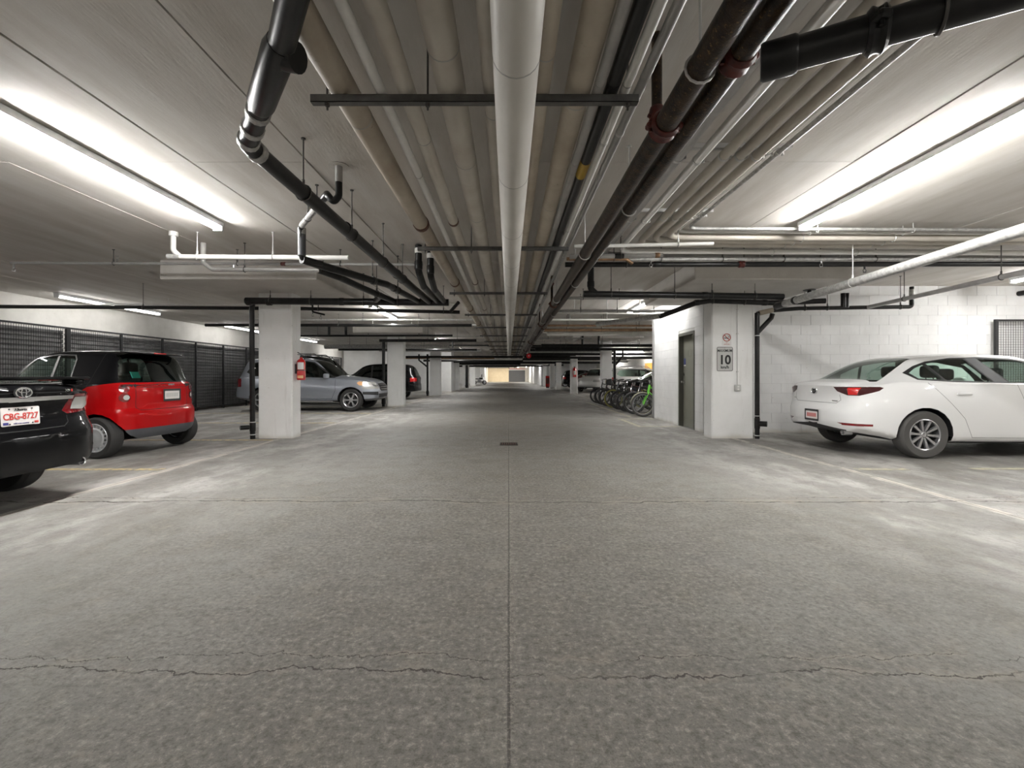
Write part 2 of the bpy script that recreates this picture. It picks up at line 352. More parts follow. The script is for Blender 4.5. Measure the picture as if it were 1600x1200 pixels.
class MB:
    def __init__(s): s.bm = bmesh.new(); s.mi = 0
    def face(s, vs):
        try:
            f = s.bm.faces.new(vs); f.material_index = s.mi; return f
        except ValueError: return None
    def box(s, lo, hi):
        x0, y0, z0 = lo; x1, y1, z1 = hi
        v = [s.bm.verts.new(p) for p in ((x0, y0, z0), (x1, y0, z0), (x1, y1, z0), (x0, y1, z0), (x0, y0, z1), (x1, y0, z1), (x1, y1, z1), (x0, y1, z1))]
        for q in ((0, 3, 2, 1), (4, 5, 6, 7), (0, 1, 5, 4), (1, 2, 6, 5), (2, 3, 7, 6), (3, 0, 4, 7)): s.face([v[i] for i in q])
        return s
    def cbox(s, c, size): return s.box([c[i] - size[i] / 2 for i in range(3)], [c[i] + size[i] / 2 for i in range(3)])
    def rbox(s, c, size, r=0.02, seg=2, mat=None):
        t = bmesh.new(); bmesh.ops.create_cube(t, size=1.0)
        for v in t.verts: v.co = Vector((v.co.x * size[0], v.co.y * size[1], v.co.z * size[2]))
        bmesh.ops.bevel(t, geom=list(t.edges) + list(t.verts), offset=min(r, min(size) * 0.49), segments=seg, affect='EDGES', profile=0.5)
        M = (mat or Matrix()) ; M = Matrix.Translation(Vector(c)) @ M
        return s.merge(t, M)
    def merge(s, t, M=None):
        mp = {}
        for v in t.verts: mp[v] = s.bm.verts.new((M @ v.co) if M else v.co)
        for f in t.faces: s.face([mp[v] for v in f.verts])
        t.free(); return s
    def tube(s, path, r, n=12, cap=True, radii=None):
        path = [Vector(p) for p in path]
        q = [path[0]]; rr = [radii[0] if radii else r]
        for i, p in enumerate(path[1:]):
            if (p - q[-1]).length > 1e-5: q.append(p); rr.append(radii[i + 1] if radii else r)
        path = q
        if len(path) < 2: return s
        t0 = (path[1] - path[0]).normalized()
        up = Vector((0, 0, 1)) if abs(t0.z) < 0.9 else Vector((1, 0, 0))
        nx = t0.cross(up).normalized(); rings = []
        for i, p in enumerate(path):
            if i == 0: t = t0
            elif i == len(path) - 1: t = (p - path[i - 1]).normalized()
            else: t = ((p - path[i - 1]).normalized() + (path[i + 1] - p).normalized()).normalized()
            nx = (nx - t * nx.dot(t)).normalized(); ny = t.cross(nx)
            rings.append([s.bm.verts.new(p + (nx * math.cos(2 * PI * k / n) + ny * math.sin(2 * PI * k / n)) * rr[i]) for k in range(n)])
        for a, b2 in zip(rings, rings[1:]):
            for k in range(n): s.face((a[k], a[(k + 1) % n], b2[(k + 1) % n], b2[k]))
        if cap: s.face(list(reversed(rings[0]))); s.face(rings[-1])
        return s
    def cyl(s, p0, p1, r, n=12, r2=None): return s.tube([p0, p1], r, n, True, [r, r if r2 is None else r2])
    def lathe(s, prof, n=24, M=None, closed=False, arc=(0, 2 * PI)):      # prof: (radius, height) around local Z
        full = abs(arc[1] - arc[0] - 2 * PI) < 1e-6
        steps = n if full else n + 1
        rings = []
        for k in range(steps):
            a = arc[0] + (arc[1] - arc[0]) * k / n
            ring = []
            for (r, h) in prof:
                c = Vector((r * math.cos(a), r * math.sin(a), h)); ring.append(s.bm.verts.new(M @ c if M else c))
            rings.append(ring)
        cnt = n if full else n
        for k in range(cnt):
            a, b2 = rings[k], rings[(k + 1) % steps]
            for i in range(len(prof) - 1 + (1 if closed else 0)):
                j = (i + 1) % len(prof); s.face((a[i], b2[i], b2[j], a[j]))
        return s
    def prism(s, poly, M, depth):       # poly in local XY, extruded along local Z by depth
        a = [s.bm.verts.new(M @ Vector((p[0], p[1], 0))) for p in poly]
        b2 = [s.bm.verts.new(M @ Vector((p[0], p[1], depth))) for p in poly]
        s.face(list(reversed(a))); s.face(b2)
        for i in range(len(poly)): j = (i + 1) % len(poly); s.face((a[i], a[j], b2[j], b2[i]))
        return s
    def ring(s, c, axis, R, r, n=20, m=6, arc=(0, 2 * PI), sy=1.0):
        z = Vector(axis).normalized(); up = Vector((0, 0, 1)) if abs(z.z) < 0.9 else Vector((1, 0, 0))
        x = up.cross(z).normalized(); y = z.cross(x)
        pts = [Vector(c) + x * R * math.cos(arc[0] + (arc[1] - arc[0]) * k / n) + y * R * sy * math.sin(arc[0] + (arc[1] - arc[0]) * k / n) for k in range(n + 1)]
        return s.tube(pts, r, m)
    def mesh(s, name, mats, smooth=35, doubles=False):
        if doubles: bmesh.ops.remove_doubles(s.bm, verts=s.bm.verts, dist=1e-5)
        bmesh.ops.recalc_face_normals(s.bm, faces=s.bm.faces)
        me = bpy.data.meshes.new(name); s.bm.to_mesh(me); s.bm.free()
        for mm in (mats if isinstance(mats, (list, tuple)) else [mats]): me.materials.append(MATS[mm])
        if smooth:
            me.polygons.foreach_set('use_smooth', [True] * len(me.polygons)); me.set_sharp_from_angle(angle=math.radians(smooth))
        return me
    def build(s, name, mats, parent=None, label=None, cat=None, group=None, kind=None, smooth=35):
        return link(name, s.mesh(name, mats, smooth), parent, label, cat, group, kind)

_tc = {}
def text(body, size, mat, parent, M, name='lettering', thick=0.0, squash=1.0, depth=0.001, label=None):
    cu = bpy.data.curves.new('t', 'FONT'); cu.body = body; cu.size = size; cu.align_x = 'CENTER'; cu.align_y = 'CENTER'
    cu.offset = thick; cu.extrude = depth; cu.resolution_u = 4
    ob = bpy.data.objects.new('t', cu); COL.objects.link(ob)
    dg = bpy.context.evaluated_depsgraph_get()
    me = bpy.data.meshes.new_from_object(ob.evaluated_get(dg)); bpy.data.objects.remove(ob); bpy.data.curves.remove(cu)
    me.transform(M @ Matrix.Diagonal((squash, 1, 1, 1))); me.materials.clear(); me.materials.append(MATS[mat]); me.name = name
    return link(name, me, parent, label)
def frame_M(o, xd, yd):                 # matrix with local X, Y directions at o
    x = Vector(xd).normalized(); y = Vector(yd).normalized(); z = x.cross(y)
    return Matrix(((x.x, y.x, z.x, o[0]), (x.y, y.y, z.y, o[1]), (x.z, y.z, z.z, o[2]), (0, 0, 0, 1)))
def rrect(w, h, r, n=4):
    out = []
    for (cx, cy, a0) in ((w / 2 - r, h / 2 - r, 0), (-w / 2 + r, h / 2 - r, PI / 2), (-w / 2 + r, -h / 2 + r, PI), (w / 2 - r, -h / 2 + r, 1.5 * PI)):
        for k in range(n + 1): a = a0 + PI / 2 * k / n; out.append((cx + r * math.cos(a), cy + r * math.sin(a)))
    return out

# ------------------------------------------------------------------ the setting
CEIL = 3.0
XL, XR, YB, YF = -11.0, 11.0, -7.0, 96.0
fl = MB().box((XL - .2, YB - .2, -0.2), (XR + .2, YF + .2, 0.0)).build('floor', 'floor_concrete', kind='structure', smooth=0)
def painted_line(x0, y0, x1, y1, mat='yellow_paint'):
    MB().box((x0, y0, 0.0005), (x1, y1, 0.004)).build('painted_line', mat, fl, smooth=0)
for Y in (5.62, 8.2, 11.2, 14.1, 17.0, 20.2, 23.4, 26.2):
    painted_line(-10.0, Y - .05, -4.27, Y + .05)
painted_line(4.30, 5.58, 4.93, 5.68, 'yellow_pale'); painted_line(5.75, 5.6, 8.2, 5.7, 'yellow_pale')
painted_line(2.94, 10.36, 3.04, 12.3, 'yellow_pale'); painted_line(3.04, 10.36, 3.9, 10.46, 'yellow_pale'); painted_line(3.04, 12.2, 3.9, 12.3, 'yellow_pale')
painted_line(3.4, 12.9, 3.48, 20.0, 'yellow_pale')

ce = MB().box((XL - .2, YB - .2, CEIL + 0.022), (XR + .2, YF + .2, CEIL + 0.2)).build('ceiling', 'ceiling_paint', kind='structure', smooth=0)
seams_x = [XL, -9.3, -8.1, -6.85, -5.6, -4.31, -2.74, -1.73, 0.0, 1.75, 2.97, 4.35, 5.6, 6.85, 8.1, 9.3, XR]
seams_y = [YB, -3.0, 0.55, 3.92, 7.3, 10.7, 14.1, 17.5, 20.9, 24.5, 30, 40, YF]
for i in range(len(seams_x) - 1):
    for j in range(len(seams_y) - 1):
        dz = random.uniform(0.0, 0.004); g = 0.002; gx = lambda q: {-2.74: .010, -1.73: .008, 2.97: .005}.get(q, .002)
        MB().box((seams_x[i] + gx(seams_x[i]), seams_y[j] + g, CEIL + dz - 0.006), (seams_x[i + 1] - gx(seams_x[i + 1]), seams_y[j + 1] - g, CEIL + 0.03)).build('ceiling_panel', 'ceiling_paint', ce, smooth=0)
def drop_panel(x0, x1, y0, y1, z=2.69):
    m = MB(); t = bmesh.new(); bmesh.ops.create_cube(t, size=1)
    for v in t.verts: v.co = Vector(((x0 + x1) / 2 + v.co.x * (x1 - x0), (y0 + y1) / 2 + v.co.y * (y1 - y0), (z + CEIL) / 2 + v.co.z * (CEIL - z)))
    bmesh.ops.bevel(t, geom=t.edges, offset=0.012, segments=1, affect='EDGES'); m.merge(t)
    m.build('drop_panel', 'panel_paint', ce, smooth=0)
ctr = [0]
def column(x0, x1, y0, y1, z1=CEIL, label=None):
    t = bmesh.new(); bmesh.ops.create_cube(t, size=1)
    for v in t.verts: v.co = Vector(((x0 + x1) / 2 + v.co.x * (x1 - x0), (y0 + y1) / 2 + v.co.y * (y1 - y0), z1 / 2 + v.co.z * z1))
    bmesh.ops.bevel(t, geom=[e for e in t.edges if abs(e.verts[0].co.z - e.verts[1].co.z) > 0.5], offset=0.02, segments=1, affect='EDGES')
    ctr[0] += 1
    return MB().merge(t).build('wall_column_%d' % ctr[0], 'column_paint', kind='structure', smooth=0)
LEFT_COLS = (8.42, 17.35, 26.7, 36.5, 45.5, 54.5, 63.5)
RIGHT_COLS = (8.42, 19.5, 29.2, 38.2, 44.0, 53.0)
for y in LEFT_COLS:
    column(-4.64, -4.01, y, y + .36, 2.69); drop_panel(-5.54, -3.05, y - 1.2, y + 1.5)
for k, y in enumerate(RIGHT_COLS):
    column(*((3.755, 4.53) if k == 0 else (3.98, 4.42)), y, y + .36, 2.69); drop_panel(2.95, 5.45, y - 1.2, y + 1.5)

def slab(name, lo, hi, mat='wall_paint'):
    return MB().box(lo, hi).build(name, mat, kind='structure', smooth=0)
slab('wall_left', (XL - .2, YB, 0), (XL, YF, CEIL)); slab('wall_right', (XR, YB, 0), (XR + .2, YF, CEIL))
slab('wall_back', (XL - .2, YB - .2, 0), (XR + .2, YB, CEIL))
slab('wall_far', (XL - .2, YF - 1.5, 0), (0.0, YF, CEIL), 'beige_wall'); slab('wall_far_right', (3.4, YF - 1.5, 0), (XR, YF, CEIL))
# block walls of the stair room on the right
BW, BH = 0.4, 0.2
blk_mesh = {}
def block(parent, M, w, h):
    k = (round(w, 3), round(h, 3))
    if k not in blk_mesh:
        t = bmesh.new(); bmesh.ops.create_cube(t, size=1)
        for v in t.verts: v.co = Vector((w / 2 + v.co.x * (w - .005), 0.006 + v.co.y * 0.012, h / 2 + v.co.z * (h - .005)))
        blk_mesh[k] = MB().merge(t).mesh('block', 'block_paint', 0)
    o = link('block', blk_mesh[k], parent); o.matrix_local = M
def block_wall(name, origin, rz, length, hole=None):
    # local X along the wall, local -Y out of the face
    M = Matrix.Translation(origin) @ Matrix.Rotation(rz, 4, 'Z')
    m = MB(); m.box((0, 0.009, 0), (length, 0.19, CEIL)) if not hole else (m.box((0, .009, 0), (hole[0], .19, CEIL)), m.box((hole[1], .009, 0), (length, .19, CEIL)), m.box((hole[0], .009, hole[2]), (hole[1], .19, CEIL)))
    t = m.mesh(name, 'mortar', 0); t.transform(M); wl = link(name, t, kind='structure')
    for r in range(15):
        x = -(BW / 2 if r % 2 else 0.0); z = r * BH
        while x < length - 1e-3:
            a, b2 = max(0, x), min(length, x + BW)
            if hole and z < hole[2] - .02:
                segs = []
                if a < hole[0]: segs.append((a, min(b2, hole[0])))
                if b2 > hole[1]: segs.append((max(a, hole[1]), b2))
            else: segs = [(a, b2)]
            for (p, q) in segs:
                if q - p > 0.03: block(wl, M @ Matrix.Translation((p, 0, z)), q - p, BH)
            x += BW
    return wl
block_wall('wall_room_front', (3.97, 9.30, 0), 0.0, 7.0)
wd = block_wall('wall_room_side', (3.97, 12.6, 0), -PI / 2, 3.3, hole=(1.97, 2.88, 2.14))
slab('wall_room_back', (3.97, 12.41, 0), (XR, 12.6, CEIL), 'block_paint')
# far rooms
slab('wall_room_left', (XL, 33.5, 0), (-4.25, 36.2, CEIL), 'block_paint')
slab('wall_far_left_side', (XL, 68.0, 0), (-4.35, YF, CEIL), 'block_paint'); slab('wall_far_right_side', (4.1, 57.0, 0), (XR, YF - 2, CEIL), 'block_paint')
slab('wall_beam_right', (4.42, 29.3, 2.43), (XR, 29.6, CEIL), 'beam_white')
slab('wall_store_left', (-10.9, 30.0, 0), (-8.3, 33.4, CEIL), 'block_paint')
# garage door at the far end
gd = thing('door_2', 'grey roll up garage door at the far end of the lane', 'door', (1.7, YF - 1.3, 0)); gd['kind'] = 'structure'
for k in range(8): MB().box((-1.68, 0, 0.01 + k * .30), (1.68, .05, .30 + k * .30)).build('door_panel', 'door_grey', gd)
MB().box((-1.7, -.05, 2.42), (1.7, .1, 2.62)).build('header', 'beam_white', gd); MB().box((-1.7, -.06, 2.66), (1.7, .1, 2.74)).build('warning_bar', 'bell_red', gd)
slab('wall_far_header', (0.0, YF - 1.4, 2.75), (3.4, YF, CEIL))

# stair-room door (on the wall that faces the lane): world Y 9.72-10.63
dr = thing('door_1', 'olive grey steel door with round knob beside the sign column', 'door', (3.97, 10.18, 0)); dr['kind'] = 'structure'
m = MB()
for (y0, y1) in ((-.455, -.395), (.395, .455)): m.box((-.012, y0, 0), (.15, y1, 2.13))
m.box((-.012, -.395, 2.07), (.15, .395, 2.13)); m.build('door_frame', 'frame_paint', dr, smooth=0)
lf = MB().box((.085, -.39, .012), (.13, .39, 2.065)).build('door_leaf', 'door_paint', dr, smooth=0)
m = MB(); m.lathe([(0, .0), (.032, 0), (.032, .006), (.014, .012), (.014, .04), (.030, .052), (.032, .068), (.022, .08), (0, .082)], 16, frame_M((.085, .325, 1.02), (0, 1, 0), (0, 0, 1)) @ Matrix.Rotation(PI, 4, 'X')); m.build('knob', 'chrome', lf)
m = MB(); m.lathe([(0, 0), (.03, 0), (.03, .012), (.018, .016), (0, .016)], 16, frame_M((.085, .325, 1.2), (0, 1, 0), (0, 0, 1)) @ Matrix.Rotation(PI, 4, 'X')); m.build('deadbolt', 'chrome', lf)
MB().box((.083, .24, 1.42), (.086, .36, 1.56)).build('blue_notice', 'sign_blue', lf); MB().box((.083, .24, 1.385), (.086, .36, 1.415)).build('white_notice', 'sign_white', lf)
m = MB()
for (a, b2) in (((.083, -.10, 1.60), (.086, -.095, 1.74)), ((.083, .095, 1.60), (.086, .10, 1.74)), ((.083, -.1, 1.60), (.086, .1, 1.605)), ((.083, -.1, 1.735), (.086, .1, 1.74))): m.box(a, b2)
m.build('number_plate', 'frame_paint', lf)
MB().box((-.02, -.42, 0), (.12, .42, .012)).build('threshold', 'dull_chrome', dr)
for k in range(3): MB().cyl((.08, -.392, .25 + k * .75), (.08, -.392, .36 + k * .75), .009, 8).build('hinge', 'dull_chrome', dr)
# orange door far on the right wall
od = MB(); od.box((XR - .05, 34.6, 0), (XR, 36.6, 2.2)); od.build('door_3', 'orange_wood', kind='structure')

# ------------------------------------------------------------------ strip lights
def strip_light(x, y0, y1, label, group='ceiling strip lights', z=CEIL - .012, along='y', w=.11, tube='tube_light'):
    L = y1 - y0
    t = thing('strip_light', label, 'light', (x, (y0 + y1) / 2, z) if along == 'y' else ((y0 + y1) / 2, x, z), 0 if along == 'y' else PI / 2, group)
    m = MB(); m.box((-w / 2, -L / 2, -.055), (w / 2, L / 2, 0)); m.build('housing', 'fixture_white', t, smooth=0)
    m = MB(); prof = [(w * .44 * math.cos(a), -.055 - .045 * math.sin(a)) for a in [PI * k / 6 for k in range(7)]]
    Mx = frame_M((0, -L / 2 + .03, 0), (1, 0, 0), (0, 0, 1)); m.prism(prof, Mx, -(L - .06)); m.build('lens', tube, t)
    for s in (-1, 1): MB().box((-w * .47, s * (L / 2 - .03) - (.0 if s > 0 else .03), -.104), (w * .47, s * (L / 2 - .03) + (.03 if s > 0 else .0), -.054)).build('end_cap', 'fixture_white', t, smooth=0)
    return t
strip_light(-3.47, 3.0, 5.45, 'long bright strip light above the lane beside the black car side')
strip_light(3.50, 3.0, 5.43, 'long bright strip light above the lane beside the white sedan side')
strip_light(-3.50, 11.5, 14.0, 'strip light above the lane beyond the drop panel over the extinguisher column')
strip_light(3.35, 10.2, 12.7, 'strip light above the lane beside the stair room wall', tube='tube_soft')
for (y0) in (20.4, 29.9, 48.7, 66.7, 83): strip_light(-3.55, y0, y0 + 2.45, 'distant strip light above the lane past the extinguisher column', 'distant lane lights', tube='tube_mid')
for (y0) in (46.6, 59, 75, 84): strip_light(3.3, y0, y0 + 2.45, 'distant strip light above the lane past the bicycles', 'distant lane lights', tube='tube_mid')
strip_light(-9.95, 10.0, 11.45, 'strip light over the wire cages above the red hatchback', tube='tube_dim')
strip_light(-9.95, 11.5, 12.95, 'strip light over the wire cages, second of a pair in line', tube='tube_dim')
for y0 in (15.7, 21.0, 26.4): strip_light(-9.95, y0, y0 + 2.5, 'strip light near the left wall over the parked cars', 'left wall lights', tube='tube_dim')
for y0 in (1.5, 5.4, -5): strip_light(-9.95, y0, y0 + 2.4, 'strip light near the left wall over the parked cars', 'left wall lights', tube='tube_dim')
for y0 in (2.6, 6.3, -4): strip_light(9.4, y0, y0 + 2.2, 'strip light over the stalls by the block wall', 'right stall lights', tube='tube_mid')
for y0 in (15.0, 21.5, 34, 44): strip_light(9.4, y0, y0 + 2.45, 'strip light over the stalls behind the bicycles', 'right far lights')
for y0 in (40, 50, 60): strip_light(-8.5, y0, y0 + 2.45, 'strip light in the far left stalls', 'far left lights')
strip_light(-3.5, -5.2, -2.8, 'strip light over the lane away from the columns on the black car side')
strip_light(3.5, -5.2, -2.8, 'strip light over the lane away from the columns on the white sedan side')
strip_light(29.22, 6.75, 8.6, 'strip light mounted across the white beam behind the bicycles', z=2.82, along='x')
strip_light(-1.5, 90, 92.4, 'added warm fill light by the far beige wall', 'far end lights', tube='fill_warm'); strip_light(1.8, 88, 90.4, 'added fill light by the far garage door', 'far end lights')  # both lights are added to brighten the far end of the lane

# ------------------------------------------------------------------ pipes
def hanger(parent, p, r, rod='rod_steel', ring=True, zc=CEIL, axis=None):
    m = MB()
    if zc - p[2] - r > 0.02: m.cyl((p[0], p[1], p[2] + r + (.03 if ring else 0)), (p[0], p[1], zc), .006, 6)
    m.cyl((p[0], p[1], zc - .012), (p[0], p[1], zc), .018, 8)
    if ring:
        ax = axis or (0, 1, 0)
        m.ring(p, ax, r + .006, .006, 14, 5); m.cyl((p[0], p[1], p[2] + r), (p[0], p[1], p[2] + r + .045), .011, 6)
    m.build('hanger', rod, parent)
def collar(parent, p, axis, r, mat, L=.06, lug=False, name='coupling'):
    a = Vector(axis).normalized(); p = Vector(p); m = MB()
    if not lug:
        m.tube([p - a * L / 2, p - a * L * .42, p + a * L * .42, p + a * L / 2], r, 14, True, [r * 1.04, r * 1.13, r * 1.13, r * 1.04])
    else:
        m.tube([p - a * L / 2, p - a * L * .3, p - a * L * .1, p + a * L * .1, p + a * L * .3, p + a * L / 2], r, 16, True, [r * 1.12, r * 1.34, r * 1.22, r * 1.22, r * 1.34, r * 1.12])
        side = a.cross(Vector((0, 0, 1)));  side = side.normalized() if side.length > .1 else Vector((1, 0, 0))
        for s in (-1, 1):
            c = p + side * s * r * 1.25
            m.rbox(c, (r * .8, r * .9, r * .55), r * .15, 1); m.cyl(c - Vector((0, 0, r * .55)), c + Vector((0, 0, r * .55)), r * .17, 6)
    m.build(name, mat, parent)
def pipe(name, label, pts, r, mat, group=None, bend=None, hang=(), rods='rod_steel', couple=(), cmat=None, n=14, ring=True, cat='pipe', zc=CEIL):
    pts = [Vector(p) for p in pts]
    path = fillet(pts, r * 1.9 if bend is None else bend)
    o = MB().tube(path, r, n).build(name, mat, None, label, cat, group)
    for i, u in hang:
        a, b2 = pts[i], pts[i + 1]; hanger(o, a.lerp(b2, u), r, rods, ring, zc, (b2 - a))
    for i, u, kind in couple:
        a, b2 = pts[i], pts[i + 1]
        collar(o, a.lerp(b2, u), b2 - a, r, cmat or mat, r * (2.2 if kind else 1.3), kind == 2)
    # fittings at the bends
    return o
BAR_Y = [2.47 + 2.88 * k for k in range(-1, 16)]
BAR_Z = 2.67
Y0, Y1 = -3.0, 74.0
def lane_pipe(label, x, r, mat, z=None, seams=2.4, ph=0.6, name='lane_pipe', cl=None, cmat=None, y1=Y1, y0=Y0, cname='joint_band'):
    z = BAR_Z + r if z is None else z
    o = MB().tube([(x, y0, z), (x, y1, z)], r, 20).build(name, mat, None, label, 'pipe', None)
    y = y0 + ph
    while y < min(y1, 26):
        if y > .5: MB().tube([(x, y - .004, z), (x, y + .004, z)], r + .0012, 20).build('seam_band', 'pipe_grey' if 'black' not in mat else mat, o)
        y += seams
    if cl:
        y = cl[0]
        while y < min(y1, 40):
            collar(o, (x, y, z), (0, 1, 0), r * .98, cmat, r * 1.0, False, cname); y += cl[1]
    return o
lane_pipe('thick tan stained pipe, outermost of the lane bundle on the side of the red car', -.915, .075, 'pipe_tan', cl=(4.75, 2.95), cmat='coupling_rust', ph=1.0)
lane_pipe('slim pale pipe next to the thick tan pipe in the lane bundle', -.693, .028, 'pipe_white', ph=1.7)
lane_pipe('medium beige pipe with rusty clamps, third in the lane bundle from the tan pipe', -.56, .048, 'pipe_beige', cl=(4.6, 2.95), cmat='coupling_rust', ph=1.2)
lane_pipe('wide beige insulated pipe beside the lowest centre pipe', -.318, .079, 'pipe_beige', ph=.6, seams=1.15)
lane_pipe('beige pipe half hidden above the lowest centre pipe, on the tan pipe side', -.09, .05, 'pipe_beige', ph=.9)
lane_pipe('large cream pipe hanging lowest down the middle of the lane', .032, .102, 'pipe_cream', z=2.528, seams=1.15, ph=.35)
lane_pipe('speckled beige pipe half hidden above the lowest centre pipe, on the rusty main side', .178, .047, 'pipe_tan', ph=.4)
lane_pipe('wide speckled tan pipe on the rusty main side of the centre pipe', .383, .071, 'pipe_tan', ph=.8, seams=1.6)
lane_pipe('slim grey plastic pipe beside the black lane pipe', .481, .028, 'pipe_grey', cl=(3.3, 3.1), cmat='pipe_grey')
bp = lane_pipe('black speckled pipe with a yellow tag in the lane bundle', .556, .038, 'pipe_black')
MB().tube([(.556, 3.28, 2.708), (.556, 3.52, 2.708)], .0392, 20).build('yellow_tag', 'yellow_label', bp)
lane_pipe('thin white conduit at the ends of the lane support bars', .627, .026, 'pipe_white', cl=(3.0, 3.0), cmat='rod_light')
lane_pipe('thin grey conduit just beyond the ends of the lane support bars', .72, .026, 'pipe_grey', z=2.73, cl=(2.95, 3.0), cmat='rod_light')
for k, y in enumerate(BAR_Y):
    t = thing('support_bar', ('steel channel bar under the pipe bundle, ' + ('closest to the sign column lane joint' if False else 'with hanger rods')) , 'bracket', (-.185, y, BAR_Z), 0, 'steel bars carrying the lane pipes')
    m = MB(); W = .885
    m.box((-W, -.02, -.041), (W, .02, -.038)); m.box((-W, -.02, -.041), (W, -.017, 0)); m.box((-W, .017, -.041), (W, .02, 0)); m.build('channel', 'strut_steel', t, smooth=0)
    for x in (-.80, -.185 - .07, .83):
        mm = MB(); mm.cyl((x, 0, -.075), (x, 0, CEIL - BAR_Z), .006, 6); mm.cyl((x, 0, -.055), (x, 0, -.041), .013, 6); mm.build('hanger_rod', 'rod_steel', t)

# twin rusty fire mains
def main_pipe(label, x, z, r, cy, hy):
    o = MB().tube([(x, Y0, z), (x, 70, z)], r, 20).build('fire_main', 'pipe_rust', None, label, 'pipe', 'rusty fire mains')
    for y in cy: collar(o, (x, y, z), (0, 1, 0), r, 'coupling_red' if y < 4 else 'coupling_rust', .10, True)
    for y in hy: hanger(o, (x, y, z), r, 'rod_light', True)
    return o
fm = main_pipe('dark rusty fire main with red clamp coupling, nearer the centre pipe', .82, 2.47, .058, (2.40, 8.3, 11.5, 17.5, 23), (1.95, 4.9, 7.8, 10.9, 14, 18, 22, 27, 32))
main_pipe('dark rusty fire main without the tee, on the sedan side of its twin', .965, 2.495, .052, (1.92, 12.5, 18.5), (3.65, 6.6, 9.8, 13, 17, 21, 25, 30))
t_x = .82
m = MB(); m.cyl((t_x - .02, 2.46, 2.47), (t_x - .02, 2.46, CEIL), .028, 14); m.build('riser', 'pipe_rust', fm)
collar(fm, (t_x - .02, 2.46, 2.56), (0, 0, 1), .030, 'coupling_red', .09, True, 'tee_clamp')
for y in (8.35, 11.6):
    m = MB(); m.cyl((.79, y, 2.5), (.79, y, CEIL), .022, 12); m.build('riser', 'pipe_rust', fm); collar(fm, (.79, y, 2.85), (0, 0, 1), .026, 'coupling_red', .07, True, 'tee_clamp')

# bundle along the ceiling on the right that turns towards the sedan side
RB = [(1.34, .05, 'pipe_grey', 2.90, 6.58, 7.9, 'grey pipe beside the rusty mains, turning towards the block wall'),
      (1.50, .036, 'pipe_white', 2.87, 6.25, 7.8, 'pale pipe with strap clamps, next to the grey pipe by the mains'),
      (1.71, .04, 'pipe_beige', 2.905, 6.03, 6.05, 'first of three beige pipes strapped to the ceiling'),
      (1.84, .04, 'pipe_beige', 2.905, 5.86, 6.9, 'middle of three beige pipes strapped to the ceiling'),
      (1.97, .04, 'pipe_beige', 2.905, 5.72, 7.6, 'last of three beige pipes strapped to the ceiling'),
      (2.065, .017, 'pipe_white', 2.93, 5.60, 7.2, 'thin white conduit beside the three beige ceiling pipes'),
      (2.145, .02, 'pipe_galvanised', 2.93, 5.48, 9.0, 'outermost thin metal conduit of the ceiling bundle')]
for i, (x, r, mt, z, yt, xe, lb) in enumerate(RB):
    o = pipe('ceiling_pipe', lb, [(x, Y0, z), (x, yt, z), (xe, yt, z - .03)] + ([(xe, yt, CEIL)] if i == 2 else []), r, mt, bend=.22 if r > .03 else .15, n=12)
    for y in (3.62, 5.02, 1.2):
        m = MB(); m.tube([(x, y - .012, z), (x, y + .012, z)], r + .004, 14); m.rbox((x + r + .012, y, z - .01), (.018, .02, .03), .004, 1); m.build('strap', 'rod_light', o)
    for xx in (3.6, 4.75):
        if xx < xe: m = MB(); m.cyl((xx + .02 * i, yt, z), (xx + .02 * i, yt, CEIL), .005, 6); m.ring((xx + .02 * i, yt, z - .02), (1, 0, 0), r + .006, .005, 12, 5); m.build('hanger', 'rod_light', o)
for y in (3.62, 5.02, 1.2):
    MB().box((1.15, y - .02, 2.958), (2.25, y + .02, CEIL)).build('ceiling_strut', 'rod_light', None, 'flat steel strut holding the ceiling pipe bundle', 'bracket', 'ceiling struts', smooth=0)

# thick black drain at the top, right of the mains
o = pipe('drain_pipe', 'thick black drain end with coupling crossing below the ceiling bundle', [(1.0, 1.73, 2.35), (1.75, 1.34, 2.36), (2.3, 1.06, 2.37)], .058, 'pipe_black', hang=((0, .573),))
collar(o, (1.02, 1.72, 2.35), (.75, -.39, 0), .06, 'pipe_black', .12); collar(o, (1.28, 1.585, 2.353), (.75, -.39, 0), .058, 'pipe_black', .06, True, 'clamp')

# ------------------------------------------------------------------ left drains
A0, A1 = Vector((-.94, 1.90, 2.57)), Vector((-1.62, 2.82, 2.59))
o = pipe('drain_pipe', 'big black drain with silver collars running back over the lane from an elbow', [(-.62, 1.42, 2.56), A0, A1, (-1.47, 6.75, 2.50), (-1.42, 8.1, 2.49)], .056, 'pipe_black', hang=((2, .18), (2, .43), (2, .68), (2, .9)), bend=.12)
for u, mt in ((.18, 'pipe_black'), (.42, 'pipe_black'), (.62, 'pipe_galvanised'), (.80, 'pipe_galvanised'), (.95, 'pipe_galvanised')): collar(o, A0.lerp(A1, u), A1 - A0, .057, mt, .09 if u < .6 else .05)
collar(o, A1 + Vector((.006, .1, -.003)), (.04, 1, -.03), .058, 'pipe_galvanised', .05)
MB().tube([A0.lerp(A1, .04), A0.lerp(A1, .10), A0.lerp(A1, .52), A0.lerp(A1, .56)], .07, 18, True, [.058, .07, .068, .058]).build('sleeve', 'pipe_black', o)
m = MB(); m.tube([A0.lerp(A1, .12), A0.lerp(A1, .12) + Vector((.10, -.02, -.03))], .062, 16); m.build('cleanout_plug', 'pipe_black', o)
collar(o, (-1.56, 4.35, 2.562), (.04, 1, -.026), .056, 'pipe_black', .05); collar(o, (-1.5, 6.1, 2.52), (.04, 1, -.026), .056, 'pipe_black', .08)
